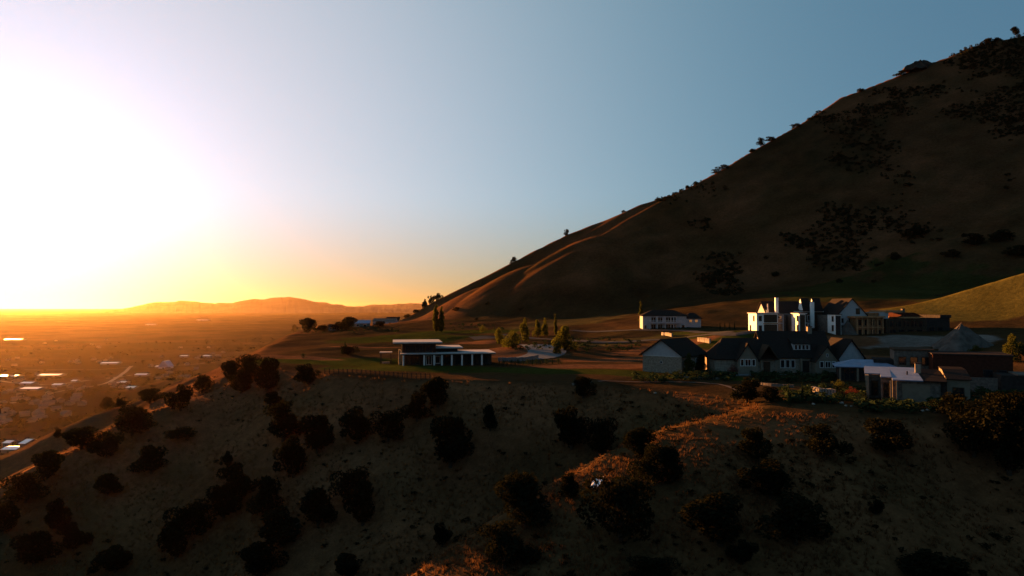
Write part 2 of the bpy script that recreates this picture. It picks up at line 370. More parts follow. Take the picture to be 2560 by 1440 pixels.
# ------------------------------------------------------------------ builders
def tag(o, label, cat, group=None):
    o['label'] = label; o['category'] = cat
    if group: o['group'] = group
    return o
def empty(name, loc, rz=0.0):
    o = bpy.data.objects.new(name, None); COL.objects.link(o); o.location = loc; o.rotation_euler = (0, 0, rz); o.empty_display_size = 0.5
    return o
class MB:
    def __init__(self): self.v = []; self.f = []
    def add(self, vs, fs):
        n = len(self.v); self.v += [tuple(p) for p in vs]; self.f += [tuple(i + n for i in q) for q in fs]; return self
    def box(self, x0, x1, y0, y1, z0, z1):
        return self.add([(x0, y0, z0), (x1, y0, z0), (x1, y1, z0), (x0, y1, z0), (x0, y0, z1), (x1, y0, z1), (x1, y1, z1), (x0, y1, z1)],
                        [(3, 2, 1, 0), (4, 5, 6, 7), (0, 1, 5, 4), (1, 2, 6, 5), (2, 3, 7, 6), (3, 0, 4, 7)])
    def slab(self, quad, t):                       # a sloping sheet of thickness t hanging under a quad
        q = [Vector(p) for p in quad]; n = (q[1] - q[0]).cross(q[2] - q[0]).normalized()
        if n.z < 0: q = q[::-1]; n = -n
        lo = [p - n * t for p in q]; k = len(q)
        fs = [tuple(range(k)), tuple(range(2 * k - 1, k - 1, -1))] + [(i, i + k, (i + 1) % k + k, (i + 1) % k) for i in range(k)]
        return self.add(q + lo, fs)
    def prism_y(self, pts, y0, y1):                # XZ outline pushed along Y
        k = len(pts); vs = [(x, y0, z) for x, z in pts] + [(x, y1, z) for x, z in pts]
        return self.add(vs, [tuple(range(k)), tuple(range(2 * k - 1, k - 1, -1))] + [(i + k, (i + 1) % k + k, (i + 1) % k, i) for i in range(k)])
    def prism_x(self, pts, x0, x1):                # YZ outline pushed along X
        k = len(pts); vs = [(x0, y, z) for y, z in pts] + [(x1, y, z) for y, z in pts]
        return self.add(vs, [tuple(range(k - 1, -1, -1)), tuple(range(k, 2 * k))] + [(i, (i + 1) % k, (i + 1) % k + k, i + k) for i in range(k)])
    def cyl(self, p, r0, r1, h, n=8):
        x, y, z = p; vs = []
        for k in range(n):
            a = 2 * math.pi * k / n; vs.append((x + r0 * math.cos(a), y + r0 * math.sin(a), z))
        for k in range(n):
            a = 2 * math.pi * k / n; vs.append((x + r1 * math.cos(a), y + r1 * math.sin(a), z + h))
        return self.add(vs, [tuple(range(n - 1, -1, -1)), tuple(range(n, 2 * n))] + [(k, (k + 1) % n, (k + 1) % n + n, k + n) for k in range(n)])
    def tube(self, pts, rs, n=6):
        rings = []
        for i, (p, r) in enumerate(zip(pts, rs)):
            p = Vector(p); a = Vector(pts[max(i - 1, 0)]); b = Vector(pts[min(i + 1, len(pts) - 1)]); t = (b - a).normalized()
            u = t.orthogonal().normalized(); w = t.cross(u)
            rings.append([p + u * r * math.cos(2 * math.pi * k / n) + w * r * math.sin(2 * math.pi * k / n) for k in range(n)])
        vs = [q for g in rings for q in g]; fs = []
        for i in range(len(rings) - 1):
            for k in range(n): fs.append((i * n + k, i * n + (k + 1) % n, (i + 1) * n + (k + 1) % n, (i + 1) * n + k))
        fs.append(tuple(range(n - 1, -1, -1))); fs.append(tuple(range((len(rings) - 1) * n, len(rings) * n)))
        return self.add(vs, fs)
    def mesh(self, name, mat, smooth=False):
        me = bpy.data.meshes.new(name); me.from_pydata(self.v, [], self.f); me.materials.append(mat)
        if smooth: me.polygons.foreach_set('use_smooth', [True] * len(me.polygons))
        return me
    def build(self, name, mat, parent=None, smooth=False):
        o = bpy.data.objects.new(name, self.mesh(name, mat, smooth)); COL.objects.link(o)
        if parent is not None: o.parent = parent
        return o
ORD = ['first', 'second', 'third', 'fourth', 'fifth', 'sixth', 'seventh', 'eighth', 'ninth', 'tenth', 'eleventh', 'twelfth', 'thirteenth', 'fourteenth', 'fifteenth', 'sixteenth', 'seventeenth', 'eighteenth', 'nineteenth', 'twentieth']
ORD += ['twenty-' + q for q in ORD[:9]] + ['thirtieth'] + ['thirty-' + q for q in ORD[:9]]
def copy_tree(o, parent=None):
    c = o.copy(); COL.objects.link(c); c.parent = parent
    for ch in list(o.children): copy_tree(ch, c)
    return c

# ------------------------------------------------------------------ building materials
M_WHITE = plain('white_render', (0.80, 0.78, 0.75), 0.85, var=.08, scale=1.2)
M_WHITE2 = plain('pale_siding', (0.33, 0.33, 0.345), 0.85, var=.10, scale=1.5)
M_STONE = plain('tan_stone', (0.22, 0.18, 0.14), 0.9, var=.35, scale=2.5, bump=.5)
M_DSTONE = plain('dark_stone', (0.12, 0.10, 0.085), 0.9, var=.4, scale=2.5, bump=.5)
M_SHINGLE = plain('dark_shingle', (0.024, 0.020, 0.018), 0.85, var=.3, scale=4.0, bump=.3)
M_FLATROOF = plain('pale_membrane', (0.38, 0.36, 0.35), 0.7, var=.1, scale=1.0)
M_ZINC = plain('zinc_roof', (0.15, 0.19, 0.28), 0.5, var=.15, scale=.8, spec=.2)
M_TRIM = plain('white_trim', (0.52, 0.50, 0.48), 0.6, var=.05)
M_DARK = plain('dark_cladding', (0.035, 0.030, 0.028), 0.8, var=.3, scale=2)
M_BROWN = plain('brown_cladding', (0.055, 0.022, 0.015), 0.85, var=.25, scale=2)
M_TAN = plain('tan_stucco', (0.17, 0.14, 0.105), 0.9, var=.12, scale=1.5)
M_OSB = plain('raw_timber', (0.24, 0.12, 0.06), 0.85, var=.35, scale=2.0)
M_LUMBER = plain('lumber', (0.34, 0.18, 0.09), 0.85, var=.25, scale=3)
M_TIMBER = plain('dark_timber', (0.06, 0.04, 0.028), 0.8, var=.3)
M_CONC = plain('concrete', (0.13, 0.13, 0.13), 0.85, var=.2, scale=.6)
M_ASPH = plain('asphalt', (0.055, 0.052, 0.05), 0.9, var=.2, scale=.5)
M_ROCK = plain('pale_boulder', (0.24, 0.21, 0.18), 0.9, var=.35, scale=1.5, bump=.6)
M_DROCK = plain('outcrop_rock', (0.045, 0.033, 0.025), 0.95, var=.35, scale=.3, bump=.6)
M_GRAVEL = plain('gravel', (0.085, 0.070, 0.060), 0.95, var=.35, scale=.7, bump=.5)
M_BARK = plain('bark', (0.05, 0.038, 0.028), 0.95, var=.3)
M_SHEET = plain('white_sheet', (0.72, 0.72, 0.75), 0.5, var=.1)
def glass(name, col=(0.012, 0.014, 0.018)):
    m, t, b = new_mat(name)
    b.inputs['Base Color'].default_value = (*col, 1); b.inputs['Roughness'].default_value = 0.08; b.inputs['Specular IOR Level'].default_value = 0.6
    return m
M_GLASS = glass('window_glass')
def leafmat(name, col, trans, tmix=0.35):
    m = bpy.data.materials.new(name); m.use_nodes = True; t = m.node_tree; t.nodes.clear()
    ou = t.nodes.new('ShaderNodeOutputMaterial'); d = t.nodes.new('ShaderNodeBsdfDiffuse'); tr = t.nodes.new('ShaderNodeBsdfTranslucent'); mx = t.nodes.new('ShaderNodeMixShader')
    tc = t.nodes.new('ShaderNodeTexCoord'); no = t.nodes.new('ShaderNodeTexNoise'); no.inputs['Scale'].default_value = 1.3; t.links.new(tc.outputs['Object'], no.inputs['Vector'])
    oi = t.nodes.new('ShaderNodeObjectInfo')
    ad = t.nodes.new('ShaderNodeMath'); ad.operation = 'MULTIPLY_ADD'; ad.inputs[1].default_value = .5; t.links.new(oi.outputs['Random'], ad.inputs[0]); t.links.new(no.outputs['Fac'], ad.inputs[2])
    cr = t.nodes.new('ShaderNodeMix'); cr.data_type = 'RGBA'; t.links.new(ad.outputs[0], cr.inputs[0])
    cr.inputs[6].default_value = (*[c * .6 for c in col], 1); cr.inputs[7].default_value = (*[c * 1.4 for c in col], 1)
    t.links.new(cr.outputs[2], d.inputs['Color']); tr.inputs['Color'].default_value = (*trans, 1)
    mx.inputs[0].default_value = tmix
    t.links.new(d.outputs[0], mx.inputs[1]); t.links.new(tr.outputs[0], mx.inputs[2]); t.links.new(mx.outputs[0], ou.inputs['Surface'])
    return m
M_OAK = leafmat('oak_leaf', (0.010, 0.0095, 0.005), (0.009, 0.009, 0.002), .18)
M_POP = leafmat('poplar_leaf', (0.035, 0.042, 0.011), (0.060, 0.060, 0.008), .4)
M_CON = leafmat('conifer_leaf', (0.022, 0.032, 0.014), (0.02, 0.03, 0.01), .15)
M_RED = leafmat('red_leaf', (0.07, 0.018, 0.015), (0.08, 0.02, 0.01), .3)
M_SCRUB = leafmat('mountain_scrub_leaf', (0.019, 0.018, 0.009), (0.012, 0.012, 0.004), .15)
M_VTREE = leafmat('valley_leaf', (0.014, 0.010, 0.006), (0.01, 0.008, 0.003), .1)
M_STRAW = leafmat('dry_grass_blade', (0.112, 0.052, 0.024), (0.10, 0.048, 0.017), .35)

# ------------------------------------------------------------------ trees
def leaf_cloud(blobs, n, size, seed, fill=0.35):
    """leaf faces spread through a set of ellipsoid clumps: many small quads"""
    g = np.random.default_rng(seed)
    vol = np.array([b[3] * b[4] * b[5] for b in blobs]) ** 0.67; pick = g.choice(len(blobs), n, p=vol / vol.sum())
    B = np.array(blobs)[pick]
    d = g.normal(size=(n, 3)); d /= np.linalg.norm(d, axis=1)[:, None]
    rr = np.where(g.random(n) < fill, g.random(n) ** .5, .86 + .24 * g.random(n) ** 2)
    p = B[:, :3] + d * rr[:, None] * B[:, 3:6]
    p = p[p[:, 2] > 0.08]; n = len(p)
    a = g.normal(size=(n, 3)); a /= np.linalg.norm(a, axis=1)[:, None]
    b = np.cross(a, g.normal(size=(n, 3))); b /= np.linalg.norm(b, axis=1)[:, None]
    s = size * (.6 + .8 * g.random(n))[:, None]
    q = np.stack([p - a * s, p + b * s * .6, p + a * s, p - b * s * .6], 1).reshape(-1, 3)
    return q
def quads_mesh(name, q, mat):
    me = bpy.data.meshes.new(name); n = len(q) // 4
    me.vertices.add(len(q)); me.vertices.foreach_set('co', q.ravel().astype(np.float32))
    me.loops.add(len(q)); me.loops.foreach_set('vertex_index', np.arange(len(q), dtype=np.int32))
    me.polygons.add(n); me.polygons.foreach_set('loop_start', np.arange(0, len(q), 4, dtype=np.int32)); me.polygons.foreach_set('loop_total', np.full(n, 4, np.int32))
    me.update(calc_edges=True); me.materials.append(mat); return me
def oak_proto(seed, lobes, squat, n=3800, mat=None, low=0.12, leaf=.030):
    """unit-height spreading tree, half width about 0.5"""
    g = random.Random(seed); blobs = []
    for k in range(lobes):
        a = g.uniform(0, 6.28); r = g.uniform(.06, .40) * squat; z = g.uniform(low + .12, .84); s = g.uniform(.09, .22)
        r *= 1.15 - .75 * max(0, z - .35)
        blobs.append((r * math.cos(a), r * math.sin(a), z, s * squat, s * squat, s * g.uniform(.8, 1.1)))
    blobs.append((0, 0, .42, .30 * squat, .30 * squat, .30)); blobs.append((0.02, 0, .80, .14, .14, .18))
    q = leaf_cloud(blobs, n, leaf, seed); q[:, 2] = np.clip(q[:, 2], 0.02, 1.02)
    tm = MB(); tm.tube([(0, 0, -.12), (.01, 0, .1), (-.01, .01, .3), (.01, 0, .6)], [.045, .038, .028, .012])
    for k in range(6):
        a = g.uniform(0, 6.28); z = g.uniform(.12, .4); l = g.uniform(.2, .34)
        tm.tube([(0, 0, z), (.4 * l * math.cos(a), .4 * l * math.sin(a), z + .1), (l * squat * math.cos(a), l * squat * math.sin(a), z + .25)], [.02, .014, .006], 5)
    return quads_mesh('crown', q, mat or M_OAK), tm.mesh('trunk', M_BARK, True)
def column_proto(seed, mat, hw=.13, n=2600, taper=.7, low=.06, leaf=.024):
    g = random.Random(seed); blobs = []
    for k in range(16):
        z = low + (1 - low) * (k + .5) / 16; w = hw * (math.sin(math.pi * min(1, z ** taper)) * .8 + .22)
        blobs.append((g.uniform(-.03, .03), g.uniform(-.03, .03), z * .96, w * g.uniform(.7, 1.15), w * g.uniform(.7, 1.15), .06))
    q = leaf_cloud(blobs, n, leaf, seed)
    tm = MB(); tm.tube([(0, 0, -.1), (0, 0, .3), (.005, 0, .85)], [.02, .016, .005])
    return quads_mesh('crown', q, mat), tm.mesh('trunk', M_BARK, True)
def cone_proto(seed, mat, hw=.26, n=2600):
    g = random.Random(seed); blobs = []
    for k in range(12):
        z = .05 + .9 * k / 12; w = hw * (1 - .92 * k / 12)
        for j in range(max(2, 7 - k // 2)):
            a = g.uniform(0, 6.28); blobs.append((.6 * w * math.cos(a), .6 * w * math.sin(a), z, w * .5, w * .5, .06))
    q = leaf_cloud(blobs, n, .024, seed)
    tm = MB(); tm.tube([(0, 0, -.1), (0, 0, .4), (0, 0, .95)], [.025, .018, .004])
    return quads_mesh('crown', q, mat), tm.mesh('trunk', M_BARK, True)
PROTO = {'oak': [oak_proto(s, l, w) for s, l, w in ((1, 14, 1.0), (2, 10, .9), (3, 16, 1.15), (4, 9, .8), (5, 15, 1.05), (6, 12, 1.0), (7, 8, 1.1), (8, 18, .95))],
         'green': [oak_proto(s, l, q, 3000, M_POP, .0) for s, l, q in ((21, 8, .9), (22, 12, 1.1), (23, 7, 1.0), (24, 10, .8))],
         'poplar': [column_proto(s, M_POP) for s in (31, 32)],
         'cypress': [column_proto(s, M_CON, .15, 1800) for s in (33, 34)],
         'spruce': [cone_proto(s, M_CON) for s in (41, 42)],
         'shrub': [oak_proto(s, 9, 1.2, 900, M_CON, 0) for s in (51, 52)],
         'yellow': [oak_proto(s, 9, 1.1, 1200, M_POP, 0) for s in (53, 54)],
         'red': [oak_proto(s, 9, 1.2, 1000, M_RED, 0) for s in (55,)],
         'bush': [oak_proto(s, 8, 1.25, 1000, M_SCRUB, 0, .06) for s in (57, 58, 59)]}
NTREE = [0]
def tree(kind, name, loc, h, w, label, cat, group=None):
    k = NTREE[0]; NTREE[0] += 1
    cm, tm = PROTO[kind][k % len(PROTO[kind])]
    t = empty(name, loc, (k * 2.399) % 6.283); t.scale = (w, w, h)
    for nm, me in (('crown', cm), ('trunk', tm)):
        o = bpy.data.objects.new(nm, me); COL.objects.link(o); o.parent = t
    return tag(t, label, cat, group)
def tree_px(kind, name, u, v, vtop, wpx, label, cat, group=None, d=None):
    x, y, z = cast(u, v) if d is None else px(u, v, d)
    if d is not None: z = ground_z(x, y)
    s = y / FPX
    h = (v - vtop) * s
    return tree(kind, name, (x, y, z - (.05 * h if kind != 'bush' else .28 * h + .7)), h * 1.1 if kind != 'bush' else h * 1.4 + .7, wpx * s * (1.22 if kind not in ('poplar', 'cypress', 'spruce') else 2.6), label, cat, group)
def scatter(name, pts, h, w, proto_q, mat, label, cat, seed, sub):
    """joins many small clumps into one mesh"""
    g = np.random.default_rng(seed); out = []
    for (x, y, z) in pts:
        s = g.uniform(.6, 1.5); a = g.uniform(0, 6.28); c, sn = math.cos(a), math.sin(a)
        k = g.integers(0, len(proto_q)); q = proto_q[k] * np.array((w * s, w * s, h * s * g.uniform(.8, 1.2)))
        out.append(np.stack([q[:, 0] * c - q[:, 1] * sn + x, q[:, 0] * sn + q[:, 1] * c + y, q[:, 2] + z], -1))
    me = quads_mesh(name, np.concatenate(out), mat); o = bpy.data.objects.new(name, me); COL.objects.link(o); o['kind'] = 'stuff'
    o['label'] = label; o['category'] = cat; return o
def small_protos(n, leaves, size, seed):
    res = []
    for k in range(n):
        g = random.Random(seed + k); bl = [(g.uniform(-.25, .25), g.uniform(-.25, .25), g.uniform(.3, .6), .3, .3, .35) for _ in range(4)]
        res.append(leaf_cloud(bl, leaves, size, seed + k, .2))
    return res

# ------------------------------------------------------------------ houses (local: x along the front, y back, z up)
def part(name, mat, parent, *calls):
    m = MB()
    for fn, *a in calls: getattr(m, fn)(*a)
    return m.build(name, mat, parent)
def window(parent, side, a0, a1, z0, z1, at, frame=None, bars=0, fw=.12, name='window'):
    """a framed window on a wall facing 'f' (-y), 'l' (-x) or 'r' (+x); at is the wall plane"""
    def bx(m, p, q, r, s, lo, hi):
        if side == 'f': m.box(p, q, at - hi, at - lo, r, s)
        elif side == 'l': m.box(at - hi, at - lo, p, q, r, s)
        else: m.box(at + lo, at + hi, p, q, r, s)
    m = MB(); o = .07
    bx(m, a0, a1, z0, z0 + fw, .002, o); bx(m, a0, a1, z1 - fw, z1, .002, o); bx(m, a0, a0 + fw, z0 + fw, z1 - fw, .002, o); bx(m, a1 - fw, a1, z0 + fw, z1 - fw, .002, o)
    for k in range(bars):
        c = a0 + (a1 - a0) * (k + 1) / (bars + 1); bx(m, c - fw * .4, c + fw * .4, z0 + fw, z1 - fw, .002, o - .01)
    w = m.build(name, frame or M_TRIM, parent)
    m = MB(); bx(m, a0 + fw, a1 - fw, z0 + fw, z1 - fw, .004, .03); m.build('pane', M_GLASS, w)
    return w
def gable_block(parent, x0, x1, y0, y1, z0, ze, zr, wm, rm, along='y', over=.5, t=.18, hip=0):
    """walls up to the eaves with a gable (or hipped) roof; the ridge runs along x or y"""
    xc = (x0 + x1) / 2; yc = (y0 + y1) / 2
    w = MB()
    if along == 'y': w.prism_y([(x0, z0), (x1, z0), (x1, ze), (xc, zr), (x0, ze)] if not hip else [(x0, z0), (x1, z0), (x1, ze), (x0, ze)], y0, y1)
    else: w.prism_x([(y0, z0), (y1, z0), (y1, ze), (yc, zr), (y0, ze)] if not hip else [(y0, z0), (y1, z0), (y1, ze), (y0, ze)], x0, x1)
    w.build('wall', wm, parent)
    r = MB(); up = t + .02
    if along == 'y':
        k = (zr - ze) / (xc - x0); e = ze - k * over + up; zt = zr + up
        ya, yb = y0 - over, y1 + over; h = hip
        r.slab([(x0 - over, ya, e), (xc, ya + h, zt), (xc, yb - h, zt), (x0 - over, yb, e)], t); r.slab([(x1 + over, ya, e), (x1 + over, yb, e), (xc, yb - h, zt), (xc, ya + h, zt)], t)
        if hip: r.slab([(x0 - over, ya, e), (x1 + over, ya, e), (xc, ya + h, zt)], t); r.slab([(x0 - over, yb, e), (xc, yb - h, zt), (x1 + over, yb, e)], t)
    else:
        k = (zr - ze) / (yc - y0); e = ze - k * over + up; zt = zr + up
        xa, xb = x0 - over, x1 + over; h = hip
        r.slab([(xa, y0 - over, e), (xb, y0 - over, e), (xb - h, yc, zt), (xa + h, yc, zt)], t); r.slab([(xa, y1 + over, e), (xa + h, yc, zt), (xb - h, yc, zt), (xb, y1 + over, e)], t)
        if hip: r.slab([(xa, y0 - over, e), (xa + h, yc, zt), (xa, y1 + over, e)], t); r.slab([(xb, y0 - over, e), (xb, y1 + over, e), (xb - h, yc, zt)], t)
    return r.build('roof', rm, parent)
def chimney(parent, x, y, z0, z1, w, mat):
    c = part('chimney', mat, parent, ('box', x - w / 2, x + w / 2, y - w / 2, y + w / 2, z0, z1))
    part('cap', M_DARK, c, ('box', x - w / 2 - .08, x + w / 2 + .08, y - w / 2 - .08, y + w / 2 + .08, z1 + .003, z1 + .15))

# white gabled garage
h = empty('gabled_garage', (px_z(1605, 927, 0.0)[0], 152, 0.0), R(-40))
part('base_wall', M_STONE, h, ('box', 0, 9.3, 0, 11.6, -1.5, 3.55))
part('gable_wall', M_WHITE2, h, ('prism_y', [(-.02, 3.553), (9.32, 3.553), (9.32, 3.95), (4.65, 7.05), (-.02, 3.95)], -.02, 11.62))
part('trim_band', M_TRIM, h, ('box', -.06, 9.36, -.06, -.023, 3.5, 3.6))
part('roof', M_SHINGLE, h, ('slab', [(-.75, -.6, 3.62), (4.65, -.6, 7.28), (4.65, 12.2, 7.28), (-.75, 12.2, 3.62)], .2), ('slab', [(10.05, -.6, 3.62), (10.05, 12.2, 3.62), (4.65, 12.2, 7.28), (4.65, -.6, 7.28)], .2))
for k in range(4): window(h, 'r', 1.4 + 2.6 * k, 2.9 + 2.6 * k, 1.0, 2.9, 9.3, bars=1)
window(h, 'f', 4.2, 4.9, 2.0, 2.5, 0.0, fw=.06, name='vent')
tag(h, 'white gabled garage with tan stone base and dark roof, left of the timbered house', 'garage')

# timbered house with several steep gables
h = empty('timbered_house', px(1787, 931, 147), R(-3))
r = gable_block(h, 0, 13, 0, 9, -1.5, 3.1, 7.0, M_STONE, M_SHINGLE, 'x', .5, hip=3.2)
r = gable_block(h, 11.2, 25.2, 1.2, 12, -1.5, 3.4, 8.5, M_STONE, M_SHINGLE, 'x', .5)
chimney(r, 22.3, 6.4, 8.0, 9.6, .9, M_STONE)
gable_block(h, 4.4, 8.7, -1.6, 5, -1.5, 2.9, 6.2, M_TAN, M_SHINGLE, 'y', .35)
gable_block(h, 20.7, 25.3, -1.6, 6, -1.5, 2.7, 5.7, M_TAN, M_SHINGLE, 'y', .35)
gable_block(h, 26.2, 31.4, .4, 10, -1.5, 3.3, 7.0, M_WHITE2, M_SHINGLE, 'y', .55)
window(h, 'f', 4.95, 5.75, 1.5, 3.0, -1.6); window(h, 'f', 5.9, 7.2, 1.5, 3.0, -1.6, bars=1); window(h, 'f', 7.35, 8.15, 1.5, 3.0, -1.6)
window(h, 'f', 21.4, 22.3, 1.2, 2.6, -1.6); window(h, 'f', 22.5, 23.7, 1.2, 2.6, -1.6, bars=1); window(h, 'f', 23.9, 24.7, 1.2, 2.6, -1.6)
window(h, 'f', 22.8, 23.2, 3.5, 4.2, -1.6, fw=.07)
p = part('porch', M_TIMBER, h, ('slab', [(8.9, -1.5, 3.0), (11.0, -1.5, 6.0), (11.0, 4, 6.0), (8.9, 4, 3.0)], .18), ('slab', [(13.1, -1.5, 3.0), (13.1, 4, 3.0), (11.0, 4, 6.0), (11.0, -1.5, 6.0)], .18), ('box', 9.2, 12.8, -1.3, -1.1, 2.7, 2.95))
for x in (9.3, 12.5): part('porch_post', M_TAN, p, ('box', x, x + .3, -1.4, -1.1, -1.2, 2.7))
part('front_door', M_TIMBER, h, ('box', 10.3, 11.7, -.06, -.004, 0, 2.3))
for x in (14.2, 15.3, 16.4): window(h, 'f', x, x + .95, .9, 2.7, 1.2)
part('front_post', M_TAN, h, ('box', 13.4, 13.75, .3, .65, -1.2, 3.0)); part('front_post', M_TAN, h, ('box', 18.2, 18.55, .3, .65, -1.2, 3.0))
part('terrace_door', M_DARK, h, ('box', 18.9, 20.3, 1.14, 1.196, 0, 2.5))
d = part('dormer', M_WHITE2, h, ('box', 17.4, 21.0, 2.4, 5.2, 4.5, 6.05)); part('dormer_roof', M_SHINGLE, d, ('slab', [(17.1, 2.0, 6.1), (21.3, 2.0, 6.1), (21.3, 5.9, 7.5), (17.1, 5.9, 7.5)], .15))
for k in range(4): window(h, 'f', 17.65 + .8 * k, 18.3 + .8 * k, 4.75, 5.85, 2.4, fw=.08)
part('patio', M_CONC, h, ('box', 1, 24, -4.6, -1.62, -.8, -.1)); part('step', M_CONC, h, ('box', 9.6, 12.6, -5.6, -4.61, -.9, -.35))
tag(h, 'large house with dark steep roofs, two pale stone gables and a row dormer', 'house')

# low pavilion with a pale hipped roof
h = empty('low_pavilion', px(2096, 945, 134), R(-22)); h.location.z = ground_z(h.location.x, h.location.y) - .2
gable_block(h, 0, 10, 0, 7, -1.0, 3.0, 4.0, M_DARK, M_ZINC, 'x', .7, hip=3.5)
for x in (1.0, 3.6, 6.2): window(h, 'f', x, x + 2.0, .3, 2.6, 0, frame=M_TIMBER, bars=1)
for x in (.1, 3.2, 5.8, 8.6): part('pillar', M_TAN, h, ('box', x, x + .35, -.5, -.15, -1, 3.0))
tag(h, 'low pavilion with pale hipped metal roof, between timbered house and blue-roofed house', 'pavilion')

# blue-roofed modern house with stepped front
h = empty('blue_roofed_house', px_z(2168, 1001, 0.0), R(-27))
part('wall_left', M_DSTONE, h, ('box', .3, 1.9, 5.2, 12, -1.5, 3.5)); part('wall_middle', M_DSTONE, h, ('box', 1.91, 3.4, 2.6, 12, -1.5, 3.3)); part('wall_main', M_DSTONE, h, ('box', 3.41, 9.6, .6, 12, -1.5, 3.1))
part('fin_wall', M_TAN, h, ('prism_y', [(-.25, 3.55), (.29, 3.55), (.29, .2), (.1, -1.5)], 3.0, 5.9))
part('roof_left', M_ZINC, h, ('slab', [(-.3, 4.8, 3.75), (1.88, 4.8, 3.75), (1.88, 12.4, 4.25), (-.3, 12.4, 4.25)], .16)); part('roof_middle', M_ZINC, h, ('slab', [(1.89, 2.0, 3.55), (3.38, 2.0, 3.55), (3.38, 12.4, 4.27), (1.89, 12.4, 4.27)], .16)); part('roof_main', M_ZINC, h, ('slab', [(3.39, .0, 3.35), (7.4, .0, 3.35), (7.0, 12.4, 4.29), (3.39, 12.4, 4.29)], .16)); part('roof_right', M_SHINGLE, h, ('slab', [(7.42, .0, 3.34), (10.4, .0, 3.34), (10.4, 12, 4.1), (7.05, 12, 4.25)], .16))
part('roof_vent', M_DARK, h, ('box', 5.5, 5.7, 5, 5.2, 3.7, 4.25))
for x, y in ((3.1, .5), (3.9, .35)): part('front_post', M_TAN, h, ('box', x, x + .2, y - .25, y, -1.2, 3.1))
part('garage_door', M_TAN, h, ('box', 4.7, 8.3, .52, .596, -.4, 2.75)); part('recess', M_DARK, h, ('box', 9.62, 10.3, .9, 8, -1.2, 3.1))
window(h, 'f', 2.2, 3.2, .2, 2.6, 2.6, frame=M_TIMBER); window(h, 'f', .6, 1.6, .2, 2.6, 5.2, frame=M_TIMBER)
chimney(h, 7.2, 7.4, 3.2, 5.3, .8, M_STONE)
part('side_wing', M_TAN, h, ('prism_x', [(2, -1.5), (13, -1.5), (13, 4.4), (8, 4.4), (2, 3.5)], 10.5, 13.4)); part('wing_roof', M_SHINGLE, h, ('slab', [(10.42, 1.6, 3.62), (13.6, 1.6, 3.62), (13.6, 8, 4.6), (10.42, 8, 4.6)], .12), ('slab', [(10.42, 8.01, 4.6), (13.6, 8.01, 4.6), (13.6, 13.3, 4.6), (10.42, 13.3, 4.6)], .12))
window(h, 'f', 11.2, 12.7, .4, 2.4, 2.0, frame=M_TIMBER, bars=1)
tag(h, 'low modern house with stepped pale blue roof and sunlit corner fin', 'house')

# flat brown block and stone block behind it
h = empty('brown_block_house', px(2333, 960, 124), R(-24)); h.location.z = 0.2
part('wall', M_BROWN, h, ('box', 0, 12.0, 0, 9, -2, 5.4)); part('parapet', M_DARK, h, ('box', -.15, 12.15, -.15, 9.15, 5.403, 5.65))
for x in (7.6, 9.6): window(h, 'f', x, x + 1.5, 1.6, 3.0, 0, frame=M_DARK)
part('lower_wing', M_DARK, h, ('box', 9.0, 18, -6, -.16, -2, 2.6)); part('lower_roof', M_DSTONE, h, ('box', 11.2, 18.3, -6.4, -.3, 2.603, 2.85))
part('garden_wall', M_DSTONE, h, ('box', 3.0, 8.6, -5.6, -5.2, -2, 2.0))
tag(h, 'tall flat-topped brown house block behind the blue-roofed house', 'house')
h = empty('stone_block_house', px(2236, 930, 131), R(-24)); h.location.z = 0.2
part('wall', M_DSTONE, h, ('box', 0, 6.6, 0, 8, -2, 5.7)); part('parapet', M_TIMBER, h, ('box', -.1, 6.7, -.1, 8.1, 5.703, 6.0)); part('annex', M_DARK, h, ('box', -3.4, -.12, 1, 7, -2, 3.9))
for k in range(3): window(h, 'f', .7 + 1.9 * k, 2.0 + 1.9 * k, 3.0, 4.6, 0, frame=M_TIMBER)
tag(h, 'flat-topped dark stone block left of the tall brown block', 'house')

# flat-roofed modern house on the lawn
h = empty('flat_roofed_house', px(1003, 915, 166), R(10)); h.location.z = ground_z(h.location.x, h.location.y)
part('tower_wall', M_BROWN, h, ('box', .4, 8.4, 1.2, 12, -.8, 5.35)); part('tower_side', M_TAN, h, ('box', .15, .396, 1.6, 11.5, -.8, 5.2))
part('low_wall', M_DARK, h, ('box', 5.6, 22.2, .6, 10, -.8, 2.55)); part('mid_wall', M_DARK, h, ('box', 8.41, 14, 3.5, 11, 2.56, 3.95))
part('upper_roof', M_FLATROOF, h, ('box', -2.0, 9.9, -.4, 13, 5.36, 5.68)); part('upper_fascia', M_TIMBER, h, ('box', -1.9, 9.8, -.3, 12.9, 5.15, 5.357))
part('middle_roof', M_FLATROOF, h, ('box', 6.4, 15.2, 1.6, 12, 3.96, 4.2)); part('low_roof', M_FLATROOF, h, ('box', -.2, 23.0, -1.3, 11, 2.75, 2.98)); part('low_fascia', M_TIMBER, h, ('box', -.1, 22.9, -1.2, 10.9, 2.56, 2.747))
for x in (.3, 5.3, 7.7, 9.6, 12.0, 14.5, 17.0, 19.4): part('column', M_TRIM, h, ('box', x, x + .38, -1.0, -.62, -.8, 2.55))
window(h, 'f', 8.2, 9.5, .3, 2.2, .6, bars=0); window(h, 'f', 6.0, 7.4, 0, 2.3, .6, bars=1)
for k in range(4): window(h, 'f', 10.3 + 2.9 * k, 12.6 + 2.9 * k, 0, 2.3, .6, frame=M_DARK, bars=1)
for k in range(3): window(h, 'f', 1.0 + 2.4 * k, 3.0 + 2.4 * k, 3.2, 4.9, 1.2, frame=M_TIMBER, bars=1)
window(h, 'f', 1.0, 4.6, 0, 2.3, 1.2, frame=M_TIMBER, bars=2)
window(h, 'l', 3, 6, .3, 2.3, .15, frame=M_TIMBER, bars=1); window(h, 'l', 3, 8, 3.2, 4.7, .15, frame=M_TIMBER, bars=2)
